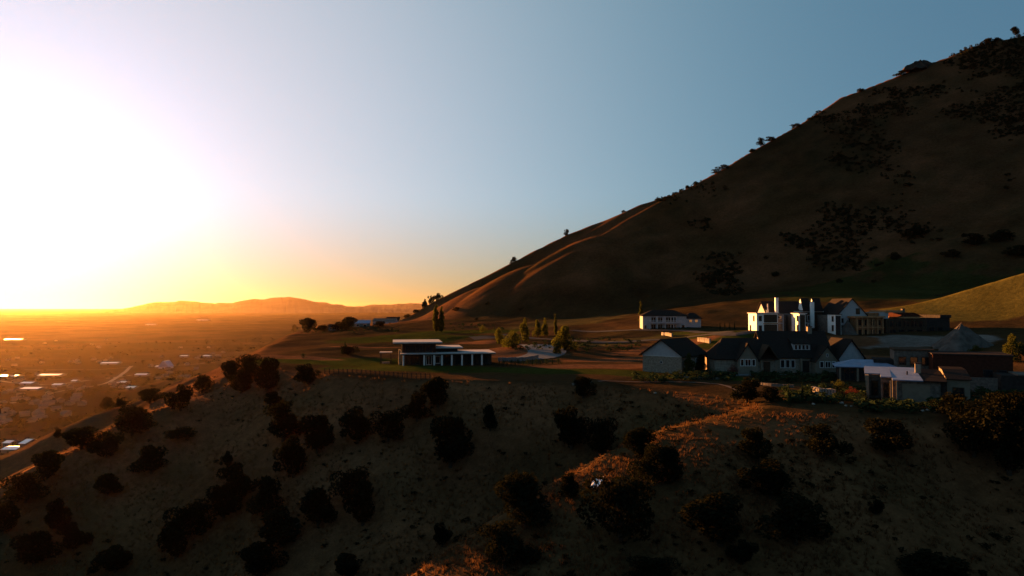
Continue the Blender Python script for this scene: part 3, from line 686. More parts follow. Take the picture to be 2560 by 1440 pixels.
part('end_wall', M_STONE, h, ('box', -.6, -.1, 2.5, 6.5, -.8, 3.6))
tag(h, 'modern house with stacked flat pale roofs and white columns on the lawn', 'house')
h = empty('pergola', px(951, 909, 172), R(10)); h.location.z = ground_z(h.location.x, h.location.y)
part('canopy', M_FLATROOF, h, ('box', -.2, 2.9, -.2, 3.2, 2.8, 2.98))
for x in (0, 2.5):
    for y in (0, 2.8): part('post', M_TIMBER, h, ('box', x, x + .2, y, y + .2, -.8, 2.798))
part('bench', M_STONE, h, ('box', .4, 2.3, 1.2, 1.8, -.5, .5))
tag(h, 'small pergola with pale canopy left of the flat-roofed house', 'pergola')

# white columned two-storey house with hipped roof
h = empty('columned_house', px(1607, 813, 270), R(-4)); h.location.z = ground_z(h.location.x, h.location.y) - .2
gable_block(h, 0, 17, 0, 10, -1, 5.6, 7.6, M_WHITE2, M_SHINGLE, 'x', .7, hip=5)
gable_block(h, 17.02, 23, 2, 9, -1, 4.6, 6.4, M_WHITE2, M_SHINGLE, 'x', .6, hip=2.6)
b = part('balcony', M_WHITE2, h, ('box', 2.2, 14.6, -2, -.004, 2.5, 2.8)); part('rail', M_TRIM, b, ('box', 2.2, 14.6, -2, -1.9, 3.5, 3.6))
for x in (2.3, 5.2, 8.4, 11.6, 14.2): part('column', M_WHITE2, h, ('box', x, x + .35, -1.9, -1.55, -1, 5.3))
for x in (3.2, 5.8, 8.9, 11.0): window(h, 'f', x, x + 2.0, 3.0, 5.0, 0, bars=1); window(h, 'f', x, x + 1.9, .1, 2.2, 0, bars=1)
window(h, 'f', .5, 1.6, .2, 1.9, 0); window(h, 'f', 15.0, 16.4, .2, 2.0, 0); window(h, 'f', 18.4, 19.6, 2.8, 4.0, 2); window(h, 'f', 20.6, 21.8, 2.8, 4.0, 2)
tag(h, 'white two-storey house with columned balcony and dark hipped roof by the slim poplar', 'house')

# white many-gabled house catching the sun
h = empty('many_gabled_house', px(1890, 820, 209), R(-2)); h.location.z = ground_z(h.location.x, h.location.y) - .3
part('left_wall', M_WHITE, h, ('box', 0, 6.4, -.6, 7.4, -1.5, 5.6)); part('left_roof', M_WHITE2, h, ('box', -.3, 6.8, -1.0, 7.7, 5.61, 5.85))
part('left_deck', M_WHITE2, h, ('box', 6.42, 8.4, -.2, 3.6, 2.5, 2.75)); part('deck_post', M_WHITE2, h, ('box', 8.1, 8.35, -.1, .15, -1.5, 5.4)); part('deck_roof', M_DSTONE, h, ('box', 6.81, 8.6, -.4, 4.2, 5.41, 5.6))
part('recess_shade_panel', M_TIMBER, h, ('box', 2.2, 6.2, -.66, -.604, 2.9, 5.3)); part('recess_shade_panel', M_TIMBER, h, ('box', 2.2, 6.2, -.66, -.604, -.9, 2.3)); part('balcony_rail', M_LUMBER, h, ('box', 2.0, 6.3, -.9, -.67, 2.45, 2.75))  # thin dark panels stand in for the shade inside the balconies
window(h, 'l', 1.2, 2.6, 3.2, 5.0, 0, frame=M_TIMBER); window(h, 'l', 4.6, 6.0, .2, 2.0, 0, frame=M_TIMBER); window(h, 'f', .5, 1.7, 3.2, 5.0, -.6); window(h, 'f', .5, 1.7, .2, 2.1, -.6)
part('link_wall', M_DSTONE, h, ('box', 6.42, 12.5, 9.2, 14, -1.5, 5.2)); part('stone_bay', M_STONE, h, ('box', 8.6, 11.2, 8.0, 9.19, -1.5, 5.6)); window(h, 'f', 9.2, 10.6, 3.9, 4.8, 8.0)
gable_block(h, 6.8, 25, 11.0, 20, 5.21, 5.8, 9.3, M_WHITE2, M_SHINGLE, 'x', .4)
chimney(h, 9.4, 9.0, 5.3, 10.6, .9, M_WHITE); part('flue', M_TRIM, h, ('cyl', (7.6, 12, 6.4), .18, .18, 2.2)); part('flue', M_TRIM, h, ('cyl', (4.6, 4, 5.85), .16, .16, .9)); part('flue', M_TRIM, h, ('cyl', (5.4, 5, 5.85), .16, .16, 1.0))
part('middle_bay', M_WHITE, h, ('box', 12.6, 14.4, -1.4, 5, -1.5, 5.5)); part('middle_bay_roof', M_TRIM, h, ('box', 12.2, 14.8, -1.8, 5.2, 5.51, 5.75)); part('bay_shade_panel', M_TIMBER, h, ('box', 12.75, 14.25, -1.46, -1.404, -1.2, 5.2)); window(h, 'l', -.6, .8, .3, 2.2, 12.6, frame=M_LUMBER); window(h, 'l', -.6, .8, 3.2, 4.9, 12.6, frame=M_LUMBER)  # dark panel over the bay front puts its shade into the colour
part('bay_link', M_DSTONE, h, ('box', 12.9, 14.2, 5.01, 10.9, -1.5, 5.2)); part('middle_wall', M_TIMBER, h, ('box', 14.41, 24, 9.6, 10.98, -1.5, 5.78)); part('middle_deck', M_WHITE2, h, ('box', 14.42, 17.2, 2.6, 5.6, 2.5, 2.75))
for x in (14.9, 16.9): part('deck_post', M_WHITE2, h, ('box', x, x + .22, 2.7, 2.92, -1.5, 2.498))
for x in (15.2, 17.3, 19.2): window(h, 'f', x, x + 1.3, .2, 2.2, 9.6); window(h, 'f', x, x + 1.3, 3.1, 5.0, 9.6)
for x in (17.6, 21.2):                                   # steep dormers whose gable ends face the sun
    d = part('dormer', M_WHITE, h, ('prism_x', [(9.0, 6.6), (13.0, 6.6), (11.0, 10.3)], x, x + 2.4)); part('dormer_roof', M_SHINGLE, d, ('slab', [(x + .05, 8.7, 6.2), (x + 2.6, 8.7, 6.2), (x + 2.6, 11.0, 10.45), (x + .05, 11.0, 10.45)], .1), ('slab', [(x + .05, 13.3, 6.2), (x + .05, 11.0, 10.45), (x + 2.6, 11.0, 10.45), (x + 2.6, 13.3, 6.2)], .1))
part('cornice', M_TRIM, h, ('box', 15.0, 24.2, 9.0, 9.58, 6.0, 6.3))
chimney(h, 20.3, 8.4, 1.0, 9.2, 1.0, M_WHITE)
part('right_bay', M_WHITE, h, ('box', 21.9, 23.6, -4.6, .8, -1.5, 5.3)); part('right_bay_roof', M_SHINGLE, h, ('box', 21.6, 23.8, -4.9, 1.0, 5.31, 5.5)); window(h, 'l', -3.6, -2.2, .3, 2.2, 21.9, frame=M_LUMBER); window(h, 'l', -3.6, -2.2, 3.2, 4.9, 21.9, frame=M_LUMBER); part('bay_shade_panel', M_DARK, h, ('box', 22.0, 23.5, -4.66, -4.604, -1.2, 5.0)); part('bay_link', M_DSTONE, h, ('box', 22.2, 24.1, .81, 9.58, -1.5, 5.1))  # the dark front panel again stands for shade on the bay
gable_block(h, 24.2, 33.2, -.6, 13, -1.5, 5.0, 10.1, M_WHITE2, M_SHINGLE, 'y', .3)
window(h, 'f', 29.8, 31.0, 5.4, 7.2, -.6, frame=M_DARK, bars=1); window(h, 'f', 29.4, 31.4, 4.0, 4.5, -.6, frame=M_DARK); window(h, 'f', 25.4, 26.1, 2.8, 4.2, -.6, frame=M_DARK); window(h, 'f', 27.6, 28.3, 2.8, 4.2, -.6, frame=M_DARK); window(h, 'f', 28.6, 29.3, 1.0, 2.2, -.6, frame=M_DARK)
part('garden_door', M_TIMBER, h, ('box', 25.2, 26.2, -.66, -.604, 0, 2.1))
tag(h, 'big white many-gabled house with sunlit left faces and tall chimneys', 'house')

# timber-framed house under construction
h = empty('house_under_construction', px(2143, 828, 203), R(4)); h.location.z = ground_z(h.location.x, h.location.y) - .3
part('left_wall', M_OSB, h, ('box', .3, 8.6, 1.2, 10, -1, 5.4)); part('left_roof_edge', M_LUMBER, h, ('box', -.4, 9.0, .2, 11, 5.41, 5.85))
for k in range(6): part('stud', M_LUMBER, h, ('box', .3 + 1.6 * k, .58 + 1.6 * k, .6, .9, -1, 5.4))
part('floor_beam', M_LUMBER, h, ('box', .2, 8.7, .5, 1.0, 2.3, 2.6))
for k in range(4): window(h, 'f', .9 + 2.0 * k, 2.2 + 2.0 * k, 2.9, 4.9, 1.2, frame=M_LUMBER, name='window_opening'); window(h, 'f', .9 + 2.0 * k, 2.2 + 2.0 * k, -.4, 1.9, 1.2, frame=M_LUMBER, name='window_opening')
part('upper_block', M_OSB, h, ('box', 5.6, 9.4, 3, 10, 5.86, 6.8)); part('tower_wall', M_WHITE2, h, ('box', 8.61, 11, 2, 10, 4.0, 7.0)); part('tower_roof', M_LUMBER, h, ('box', 10.0, 15.2, 1.6, 10, 6.9, 7.6))
part('main_wall', M_TIMBER, h, ('box', 9.2, 22, .4, 11, -1, 5.1)); part('main_roof', M_LUMBER, h, ('box', 14.0, 19.5, -.2, 11, 5.2, 5.6)); part('rear_roof', M_BROWN, h, ('prism_y', [(15.2, 5.61), (22.0, 5.61), (19.2, 6.9), (16.6, 6.9)], 2, 10)); chimney(h, 17.6, 5, 6.6, 8.0, .8, M_DSTONE)
for k in range(5): window(h, 'f', 9.8 + 2.4 * k, 11.6 + 2.4 * k, 2.7, 4.5, .4, frame=M_TIMBER, name='window_opening'); part('post', M_TIMBER, h, ('box', 9.5 + 2.6 * k, 9.75 + 2.6 * k, -.6, -.35, -1, 5.1))
for k in range(4): window(h, 'f', 10.2 + 2.8 * k, 12.2 + 2.8 * k, -.4, 1.9, .4, frame=M_TIMBER, name='window_opening')
part('right_wall', M_DARK, h, ('box', 22.02, 29.6, 1, 10, -1, 5.3)); part('right_parapet', M_DARK, h, ('box', 26.4, 29.9, .7, 10.2, 5.31, 6.2))
for k in range(2): window(h, 'f', 23 + 2.6 * k, 24.8 + 2.6 * k, .6, 2.6, 1, frame=M_TIMBER, name='window_opening')
tag(h, 'unfinished timber house with flat roofs, right of the white many-gabled house', 'house')

# distant houses at the foot of the mountain
def small_house(u, v, d, w, hh, label, wm, rm, rot=0, group=None):
    h = empty('distant_house', px(u, v, d), R(rot)); h.location.z = ground_z(h.location.x, h.location.y) - .3
    gable_block(h, 0, w, 0, w * .6, -2, hh, hh * 1.6, wm, rm, 'x', .5)
    for k in range(3): window(h, 'f', w * (.12 + .3 * k), w * (.26 + .3 * k), 1, 2.4, 0)
    tag(h, label, 'house', group); return h
small_house(866, 828, 420, 14, 3.0, 'distant house with wide grey roof near the plateau tip', M_TAN, M_ZINC, 10)
small_house(932, 816, 520, 17, 3.2, 'farthest house, pale, tucked against the mountain foot', M_WHITE2, M_DSTONE, -6)
small_house(968, 812, 560, 10, 3.0, 'small dark house beside the farthest pale one', M_TAN, M_SHINGLE, 12)
small_house(820, 829, 400, 9, 2.6, 'low dark house half hidden by trees on the plateau tip', M_DSTONE, M_SHINGLE, 0)

# ------------------------------------------------------------------ paving, walls, rocks
def strip(name, pts, width, mat, lift=.05, label=None, kind='structure', seg=3.0):
    P = [Vector((p[0], p[1], 0)) for p in pts]; line = []
    for i in range(len(P) - 1):
        n = max(2, int((P[i + 1] - P[i]).length / seg))
        for k in range(n):                        # Catmull-Rom through the points
            t = k / n; a, b, c, d = P[max(i - 1, 0)], P[i], P[i + 1], P[min(i + 2, len(P) - 1)]
            line.append(.5 * ((2 * b) + (c - a) * t + (2 * a - 5 * b + 4 * c - d) * t * t + (3 * b - a - 3 * c + d) * t ** 3))
    line.append(P[-1]); m = MB(); vs = []; wd = width if callable(width) else (lambda t: width)
    for i, p in enumerate(line):
        t = (line[min(i + 1, len(line) - 1)] - line[max(i - 1, 0)]).normalized(); n = Vector((-t.y, t.x, 0)); w = wd(i / (len(line) - 1)) / 2
        for s in (-1, -.33, .33, 1):
            q = p + n * w * s; vs.append((q.x, q.y, ground_z(q.x, q.y) + lift))
    fs = [(4 * i + k, 4 * i + k + 1, 4 * i + k + 5, 4 * i + k + 4) for i in range(len(line) - 1) for k in range(3)]
    o = m.add(vs, fs).build(name, mat); o['kind'] = kind; return o
def gp(u, v): return cast(u, v)
strip('driveway', [gp(1262, 898), gp(1300, 898), gp(1345, 892), gp(1368, 880), gp(1350, 866), gp(1322, 862)], lambda t: 7 + 5 * math.sin(t * 3.1), M_CONC, .12)
strip('paved_pad', [gp(1178, 846), gp(1215, 844), gp(1246, 842)], 14, M_ASPH, .12)
strip('road', [gp(1250, 836), gp(1330, 846), gp(1440, 852), gp(1540, 856), gp(1640, 850), gp(1760, 838), gp(1840, 836), gp(1900, 828)], 4.5, M_ASPH, .12)
strip('road', [gp(1430, 826), gp(1520, 828), gp(1620, 826), gp(1720, 828), gp(1820, 832)], 4, M_ASPH, .14)
strip('footpath', [gp(1430, 962), gp(1560, 955), gp(1700, 956), gp(1800, 962), gp(1860, 985)], .9, M_GRAVEL, .1)
def low_wall(pts, hgt, thick, mat, label, name='retaining_wall', n=12):
    P = [Vector((p[0], p[1], 0)) for p in pts]; L = [P[0].lerp(P[1], k / n) if len(P) == 2 else (P[0] * (1 - k / n) ** 2 + P[1] * 2 * (k / n) * (1 - k / n) + P[2] * (k / n) ** 2) for k in range(n + 1)]
    root = empty(name, (L[0].x, L[0].y, ground_z(L[0].x, L[0].y))); base = root.location.copy()
    for i in range(n):                            # block by block, each a little uneven
        a, b = L[i], L[i + 1]; t = (b - a); ln = t.length; ang = math.atan2(t.y, t.x); g = random.Random(i * 7 + int(a.x * 10))
        m = MB().box(.02, ln - .02, -thick / 2 + g.uniform(-.04, .04), thick / 2 + g.uniform(-.04, .04), -.6, hgt + g.uniform(-.08, .08))
        o = m.build('block', mat, root); o.location = Vector((a.x, a.y, ground_z(a.x, a.y))) - base; o.rotation_euler = (0, 0, ang)
    return tag(root, label, 'wall')
low_wall([gp(1245, 903), gp(1300, 905), gp(1345, 896)], 1.0, .4, M_CONC, 'pale curved driveway wall behind the shrub row')
low_wall([gp(1655, 838), gp(1680, 842)], 1.1, .5, M_ROCK, 'short pale wall catching the sun above the white garage roof', n=5)
low_wall([gp(1745, 853), gp(1775, 858)], 1.2, .5, M_ROCK, 'short pale wall catching the sun behind the gap by the white garage', n=5)
low_wall([gp(2032, 984), gp(2050, 992), gp(2086, 990)], 1.15, .7, M_ROCK, 'curved pale stone wall in the garden before the timbered house', n=11)
low_wall([gp(1700, 945), gp(1750, 950), gp(1800, 948)], .4, .5, M_DSTONE, 'low stone edging below the garage trees', n=14)
low_wall([gp(1880, 958), gp(1930, 968), gp(1985, 968)], .45, .5, M_DSTONE, 'low stone terrace edge below the porch of the timbered house', n=14)
def rock_mesh(seed):
    g = random.Random(seed); bm = bmesh.new(); bmesh.ops.create_icosphere(bm, subdivisions=2, radius=1.0)
    for v in bm.verts:
        n = v.co.normalized(); k = 1 + .22 * math.sin(3.1 * n.x + seed) * math.cos(2.3 * n.y + seed * 2) + g.uniform(-.09, .09); v.co = n * k; v.co.z *= .75
        v.co.z = max(v.co.z, -.45)
    me = bpy.data.meshes.new('boulder'); bm.to_mesh(me); bm.free(); me.materials.append(M_ROCK); return me
ROCKS = [rock_mesh(s) for s in range(5)]
def rock(u, v, s, label, group, k, d=None):
    o = bpy.data.objects.new('boulder', ROCKS[k % 5]); COL.objects.link(o); x, y, z = gp(u, v) if d is None else px(u, v, d)
    r = s * y / FPX / 2; o.location = (x, y, ground_z(x, y) + r * .35); o.scale = (r, r * .8, r * .85); o.rotation_euler = (0, 0, k * 1.7); return tag(o, label, 'boulder', group)
rock(2289, 1018, 19, 'largest pale boulder in front of the tan garage door of the blue-roofed house', None, 1)
rock(1638, 984, 8, 'single small white stone on the dark slope below the white garage', None, 2)
nb = 0
for k in range(34):
    u = 2105 + k * 13.5 + rnd.uniform(-4, 4)
    if abs(u - 2289) < 13: continue
    rock(u, 1014 + (u - 2105) * .05 + rnd.uniform(-7, 9), rnd.uniform(6, 13), ORD[nb] + ' small boulder from the left in the rocky border below the blue-roofed house', 'rocky border boulders', k); nb += 1
for k, (u, v, s) in enumerate(((1996, 992, 10), (2004, 978, 9), (2012, 988, 12), (2018, 1000, 10), (2024, 975, 11), (2034, 1012, 9), (2052, 1004, 8))):
    rock(u, v, s, ORD[k] + ' pale garden boulder from the left among the slim cypresses', 'boulders among the cypresses', k)
def pile(u, v, vtop, wpx, label, seed):
    x, y, z = gp(u, v); rad = wpx * y / FPX / 2; hh = (v - vtop) * (y + rad * .8) / FPX; y += rad * .8; x *= y / (y - rad * .8)
    m = MB(); n = 48; rings = 20; vs = []
    for i in range(rings + 1):
        t = i / rings
        for k in range(n):
            a = 2 * math.pi * k / n; w = 1 + .16 * math.sin(3 * a + seed) + .07 * math.sin(11 * a + seed * 3) * t + .05 * math.sin(5 * a)
            q = float(fbm(np.array([t * 4 + seed]), np.array([a * 3]), 2, seed)[0]) * .12
            vs.append((math.cos(a) * rad * t * w, math.sin(a) * rad * t * w * .8, hh * (math.sqrt((1 - t) ** 2 + .02) - .1414 * (t > .0) * t - .02) * (1 + q)))
    fs = [(i * n + k, i * n + (k + 1) % n, (i + 1) * n + (k + 1) % n, (i + 1) * n + k) for i in range(rings) for k in range(n)]
    o = m.add(vs, [f[::-1] for f in fs]).build('gravel_pile', M_GRAVEL, None, True); o.location = (x, y, ground_z(x, y) - 1.3)
    return tag(o, label, 'gravel pile')
pile(2405, 882, 812, 200, 'large grey gravel pile behind the brown block house', 2)
pile(2120, 838, 792, 70, 'small reddish dirt pile between the white house and the unfinished one', 5)
# crumpled white sheet lying on the slope
x, y, z = gp(1487, 1214); m = MB(); vs = []
for i in range(6):
    for j in range(6):
        qx, qy = x + (i - 2.5) * .26 + .1 * j, y + (j - 2.5) * .34; vs.append((qx, qy, ground_z(qx, qy) + .22 + .16 * math.sin(i * 1.9 + j) * math.cos(j * 1.3)))
o = m.add(vs, [(6 * j + i, 6 * j + i + 1, 6 * j + i + 7, 6 * j + i + 6) for i in range(5) for j in range(5)]).build('discarded_sheet', M_SHEET)
sm = o.modifiers.new('solid', 'SOLIDIFY'); sm.thickness = .03
tag(o, 'small crumpled white sheet lying in the gully of the dark slope', 'sheet')
# rail fence along the terrace edge
f = empty('rail_fence', gp(812, 934)); base = f.location.copy(); pts = [Vector(gp(u, v)) for u, v in zip(np.linspace(812, 1075, 24), np.interp(np.linspace(812, 1075, 24), [812, 900, 1000, 1075], [934, 938, 946, 949]))]
for i, p in enumerate(pts):
    o = MB().box(-.07, .07, -.07, .07, -.3, 1.25).build('post', M_TIMBER, f); o.location = p - base
for a, b in zip(pts[:-1], pts[1:]):
    for zz in (.5, 1.05):
        A, B = a - base + Vector((0, 0, zz)), b - base + Vector((0, 0, zz)); MB().tube([A, B], [.045, .045], 4).build('rail', M_TIMBER, f)
tag(f, 'dark post-and-rail fence along the terrace edge below the flat-roofed house', 'fence')
# rock outcrop on the mountain outline
m = MB(); vs = []; n = 22
for i in range(9):
    for k in range(n):
        t = i / 8; a = 2 * math.pi * k / n; w = 1 + .25 * math.sin(2 * a + 1) + .18 * math.sin(5 * a + i * .6); vs.append((15 * t * w * math.cos(a), 10 * t * w * math.sin(a), 9.5 * (1 - t ** 1.8) + 1.0 * math.sin(k * 2.7 + i) * (t > 0) - 5.5))
o = m.add(vs, [(i * n + k, (i + 1) * n + k, (i + 1) * n + (k + 1) % n, i * n + (k + 1) % n) for i in range(8) for k in range(n)]).build('rock_outcrop', M_DROCK)
o.location = px(2305, 163, crest_depth(2305, 162)); tag(o, 'rocky knob standing up on the mountain outline near the top right', 'rock')

# ------------------------------------------------------------------ the town in the valley
def v_at(u, v):
    return cast(u, v, 300, 9000, 1600)
VB = [(64, 963, 30, 9, 'brightest long white roof in the valley, left, above the brown hill'), (72, 977, 44, 9, 'long pale roof just below the brightest one'),
 (118, 943, 52, 8, 'long thin pale roof far left in the valley'), (16, 945, 44, 8, 'pale roof touching the left edge of the valley town'), (140, 967, 22, 6, 'dull roof right of the brightest long one'),
 (300, 961, 24, 8, 'bright roof in the middle of the valley town'), (324, 975, 20, 7, 'pale roof just below the bright middle one'), (270, 912, 40, 7, 'faint pair of roofs farther out in the valley'),
 (398, 921, 22, 8, 'pale low building beside the pointed blue-grey hall'), (458, 894, 18, 7, 'left of two pale roofs far out near the ridge grove'), (515, 894, 18, 7, 'right of two pale roofs far out near the ridge grove'),
 (20, 1133, 36, 12, 'pale roof in the lower left valley corner'), (56, 1125, 14, 8, 'small roof right of the one in the lower left corner'), (183, 957, 12, 6, 'small bright roof between the long roofs and the middle one'),
 (350, 941, 28, 6, 'thin pale roof below the pointed hall'), (15, 1116, 18, 7, 'small pale shed above the lower left corner roof'), (30, 851, 40, 4, 'faint bright strip roof far out under the sun'), (505, 802, 30, 3, 'faint strip roof very far out below the ranges'), (375, 813, 24, 3, 'faint wide roof very far out left of the ranges')]
def hall(u, v, wpx, hpx, label, k):
    x, y, z = v_at(u, v); w = wpx * y / FPX; hh = max(5.0, hpx * .7 * y / FPX); dp = w * .5 + 10
    h = empty('valley_hall', (x - w / 2, y, z - 1), R(-6 + (k * 5) % 12))
    gable_block(h, 0, w, 0, dp, 0, hh, hh + 1.6, M_TAN, M_ZROOF, 'x', .6)
    part('door', M_DARK, h, ('box', w * .4, w * .55, -.08, -.004, 0, hh * .6))
    return tag(h, label, 'building')
M_ZROOF = plain('bright_metal_roof', (0.62, 0.60, 0.58), 0.35, var=.1, metal=.6, scale=.05)
for k, (u, v, w, hp, lab) in enumerate(VB): hall(u, v, w, hp, lab, k)
x, y, z = v_at(408, 922); h = empty('pointed_hall', (x, y, z - 1)); s = y / FPX
part('wall', M_WHITE2, h, ('box', -12 * s, 12 * s, 0, 30, 0, 6 * s)); part('roof', M_ZINC, h, ('prism_y', [(-13 * s, 6 * s + .01), (13 * s, 6 * s + .01), (2 * s, 20 * s), (-2 * s, 20 * s)], -1, 31)); part('door', M_DARK, h, ('box', -2 * s, 2 * s, -.3, -.01, 0, 4 * s))
tag(h, 'tall pointed blue-grey hall in the valley, left of the ridge grove', 'building')
hm = MB().box(-6, 6, -5, 5, -1, 4).mesh('wall', M_TAN); rm_ = MB().prism_x([(-5.5, 4.01), (5.5, 4.01), (0, 7)], -6.4, 6.4).mesh('roof', M_DSTONE); rm2 = MB().prism_x([(-5.5, 4.01), (5.5, 4.01), (0, 6.5)], -6.4, 6.4).mesh('roof', M_ZROOF)
gv = random.Random(3)
for k in range(330):
    u = gv.uniform(0, 560); v = gv.uniform(890, 1120) if gv.random() < .7 else gv.uniform(850, 960)
    x, y, z = v_at(u, v)
    if y < 620 or z > -128 or float(fbm(np.array([x / 170.0]), np.array([y / 260.0]), 2, 66)[0]) < .08: continue
    o = empty('valley_house', (x, y, z), gv.uniform(0, 3.1))
    for nm, me in (('wall', hm), ('roof', rm_)):
        c = bpy.data.objects.new(nm, me); COL.objects.link(c); c.parent = o
    tag(o, 'small house lost in the haze of the valley town', 'house', 'small houses of the valley town')
g = np.random.default_rng(77); n = 9000; d = 560 * (3800 / 560) ** g.random(n); a = np.radians(g.uniform(-40, -2, n)); X = d * np.sin(a); Y = d * np.cos(a); Z = terrain(X, Y)
k = (Z < -105) & (fbm(X / 180.0, Y / 180.0, 3, 88) + g.uniform(-.3, .3, n) > .0)
scatter('valley_trees', np.stack([X, Y, Z - .5], -1)[k][:2600], 5.0, 11.0, small_protos(4, 20, .25, 500), M_VTREE, 'hazy tree groves of the valley town', 'trees', 12, 0)
for pts in (((-5, 952), (110, 962), (215, 952), (330, 938)), ((120, 985), (190, 972), (260, 960), (300, 940), (330, 915)), ((0, 1010), (90, 1005), (200, 1000)), ((60, 925), (240, 925), (420, 915), (540, 905))):
    strip('valley_road', [v_at(u, v) for u, v in pts], 9, M_CONC, .6, seg=60)

# ------------------------------------------------------------------ scrub oaks on the front slope
G_S = 'scrub oaks on the front slope'
OAKS = [
 (1457, 995, 943, 55, 'lone round scrub oak just under the lawn edge, midway along the slope'),
 (1430, 1122, 1018, 85, 'tall dark scrub oak of a pair below the lone round oak'),
 (1497, 1135, 1048, 72, 'lower right-hand oak of the pair below the lone round oak'),
 (1605, 1152, 1072, 85, 'scrub oak in the gully left of the sunlit knoll'),
 (1632, 1215, 1115, 85, 'scrub oak on the crest line just below the sunlit knoll, left of its twin'),
 (1680, 1202, 1118, 72, 'scrub oak with a sunlit tip on the crest below the sunlit knoll'),
 (1895, 1152, 1072, 80, 'neat round scrub oak standing on the sunlit orange knoll'),
 (2058, 1142, 1062, 95, 'broad scrub oak right of the neat round one on the knoll'),
 (2220, 1137, 1050, 108, 'broad scrub oak below the boulders of the low modern house'),
 (1930, 1245, 1150, 140, 'wide dark scrub oak below the neat round one on the knoll'),
 (1550, 1348, 1195, 130, 'very tall scrub oak beside the small white sheet on the slope'),
 (1800, 1362, 1240, 175, 'biggest dark oak clump low on the near spur'),
 (1990, 1357, 1245, 150, 'wide dark oak right of the biggest clump on the near spur'),
 (1315, 1317, 1185, 150, 'large dark oak left of the small white sheet in the gully'),
 (1428, 1247, 1185, 50, 'small upright oak just left of the small white sheet'),
 (1262, 1417, 1310, 125, 'large dark oak low in the gully at the bottom centre'),
 (1125, 1167, 1045, 108, 'tall broad oak alone in the middle of the front slope'),
 (895, 1107, 1018, 85, 'round oak, left of two side by side on the upper front slope'),
 (970, 1102, 1028, 65, 'smaller oak, right of two side by side on the upper front slope'),
 (1095, 1017, 945, 82, 'tall oak under the terrace right below the flat-roofed house'),
 (1043, 1052, 985, 60, 'oak leaning out to the left below the flat-roofed house'),
 (1225, 1077, 1013, 40, 'narrow upright oak right of the tall broad lone oak'),
 (687, 1018, 980, 45, 'small oak at the top of the long clump on the left slope'),
 (708, 1102, 1005, 90, 'tall upper oak of the long clump on the left slope'),
 (792, 1132, 1040, 85, 'right-hand oak of the long clump on the left slope'),
 (735, 1192, 1090, 88, 'lowest oak of the long clump on the left slope'),
 (875, 1252, 1175, 72, 'upper oak of the pair below the two side by side oaks'),
 (907, 1312, 1205, 95, 'lower oak of the pair below the two side by side oaks'),
 (668, 1292, 1198, 75, 'left oak of the cluster under the long clump'),
 (795, 1312, 1222, 95, 'right oak of the cluster under the long clump'),
 (705, 1365, 1270, 110, 'lowest oak of the cluster under the long clump'),
 (592, 1257, 1160, 85, 'taller oak of a pair on the dim left slope'),
 (558, 1297, 1215, 80, 'lower oak of a pair on the dim left slope'),
 (570, 1167, 1128, 32, 'small shrubby oak above the pair on the dim left slope'),
 (470, 1345, 1262, 85, 'upper oak of the dark pair near the bottom left slope'),
 (440, 1395, 1305, 85, 'lower oak of the dark pair near the bottom left slope'),
 (378, 1182, 1118, 75, 'round oak by itself below the brightest lit strip of crest'),
 (270, 1237, 1185, 68, 'round oak just below the broken lit crest, lower left'),
 (147, 1327, 1250, 65, 'round oak near the bottom of the lit crest, far left'),
 (182, 1377, 1308, 62, 'oak below the round one at the bottom of the lit crest'),
 (85, 1412, 1335, 100, 'dim wide oak in the bottom left corner'),
 (290, 1428, 1365, 100, 'dim low oak at the bottom edge, left of centre'),
 (445, 1097, 1072, 58, 'low flattened shrub just under the brightest lit crest strip'),
 (870, 1442, 1388, 85, 'oak cut by the bottom edge below the middle pair'),
 (1635, 1445, 1400, 110, 'oak top poking in at the bottom edge below the very tall oak'),
 (2190, 1287, 1250, 36, 'tiny lone shrub on the bare right slope'),
 (2330, 1450, 1380, 180, 'wide dim oak cut by the bottom edge at the right'),
 (1105, 1367, 1308, 45, 'small oak alone low on the bare front slope'),
 (650, 1445, 1360, 95, 'dim oak cut by the bottom edge on the left slope'),
 (1858, 1407, 1350, 70, 'small oak under the biggest dark clump on the near spur'),
 (2435, 1140, 1010, 120, 'tall black oak at the right, left of the edge mass'),
 (2525, 1185, 1030, 130, 'lowest oak of the black mass against the right edge'),
 (2556, 1110, 985, 110, 'upper oak of the black mass against the right edge'),
 (2478, 1080, 985, 90, 'oak in the middle of the black mass by the right edge')]
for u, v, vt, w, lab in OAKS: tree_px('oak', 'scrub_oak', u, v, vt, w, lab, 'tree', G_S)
CRESTOAKS = [
 (268, 1026, 993, 42, 'round oak standing against the valley on the farther left ridge'),
 (302, 1019, 995, 25, 'small faint oak just right of the round one on the farther ridge'),
 (375, 1008, 972, 55, 'broad oak higher up on the farther left ridge'),
 (452, 1027, 962, 62, 'oak at the head of the gully between the two left ridges'),
 (505, 982, 940, 46, 'oak on the ridge line left of the dark ridge-top grove'),
 (575, 952, 903, 52, 'left end oak of the ridge-top grove'),
 (622, 947, 888, 52, 'tallest oak of the ridge-top grove'),
 (602, 983, 928, 50, 'lower oak in front of the ridge-top grove'),
 (668, 978, 896, 72, 'right end oak of the ridge-top grove'),
 (768, 962, 910, 62, 'oak just under the terrace edge right of the ridge-top grove'),
 (205, 1122, 1070, 85, 'left oak in the shaded gully behind the lit crest'),
 (268, 1142, 1080, 72, 'green-topped oak in the shaded gully behind the lit crest'),
 (330, 1088, 1020, 85, 'uppermost oak in the shaded gully behind the lit crest'),
 (120, 1195, 1130, 80, 'middle oak of the shaded gully, close to the lit crest'),
 (65, 1255, 1185, 85, 'lower oak of the shaded gully beside the lit crest bottom'),
 (8, 1335, 1262, 62, 'oak at the left edge below the lit crest'),
 (143, 1096, 1072, 20, 'tiny shrub on the outline of the farther left ridge')]
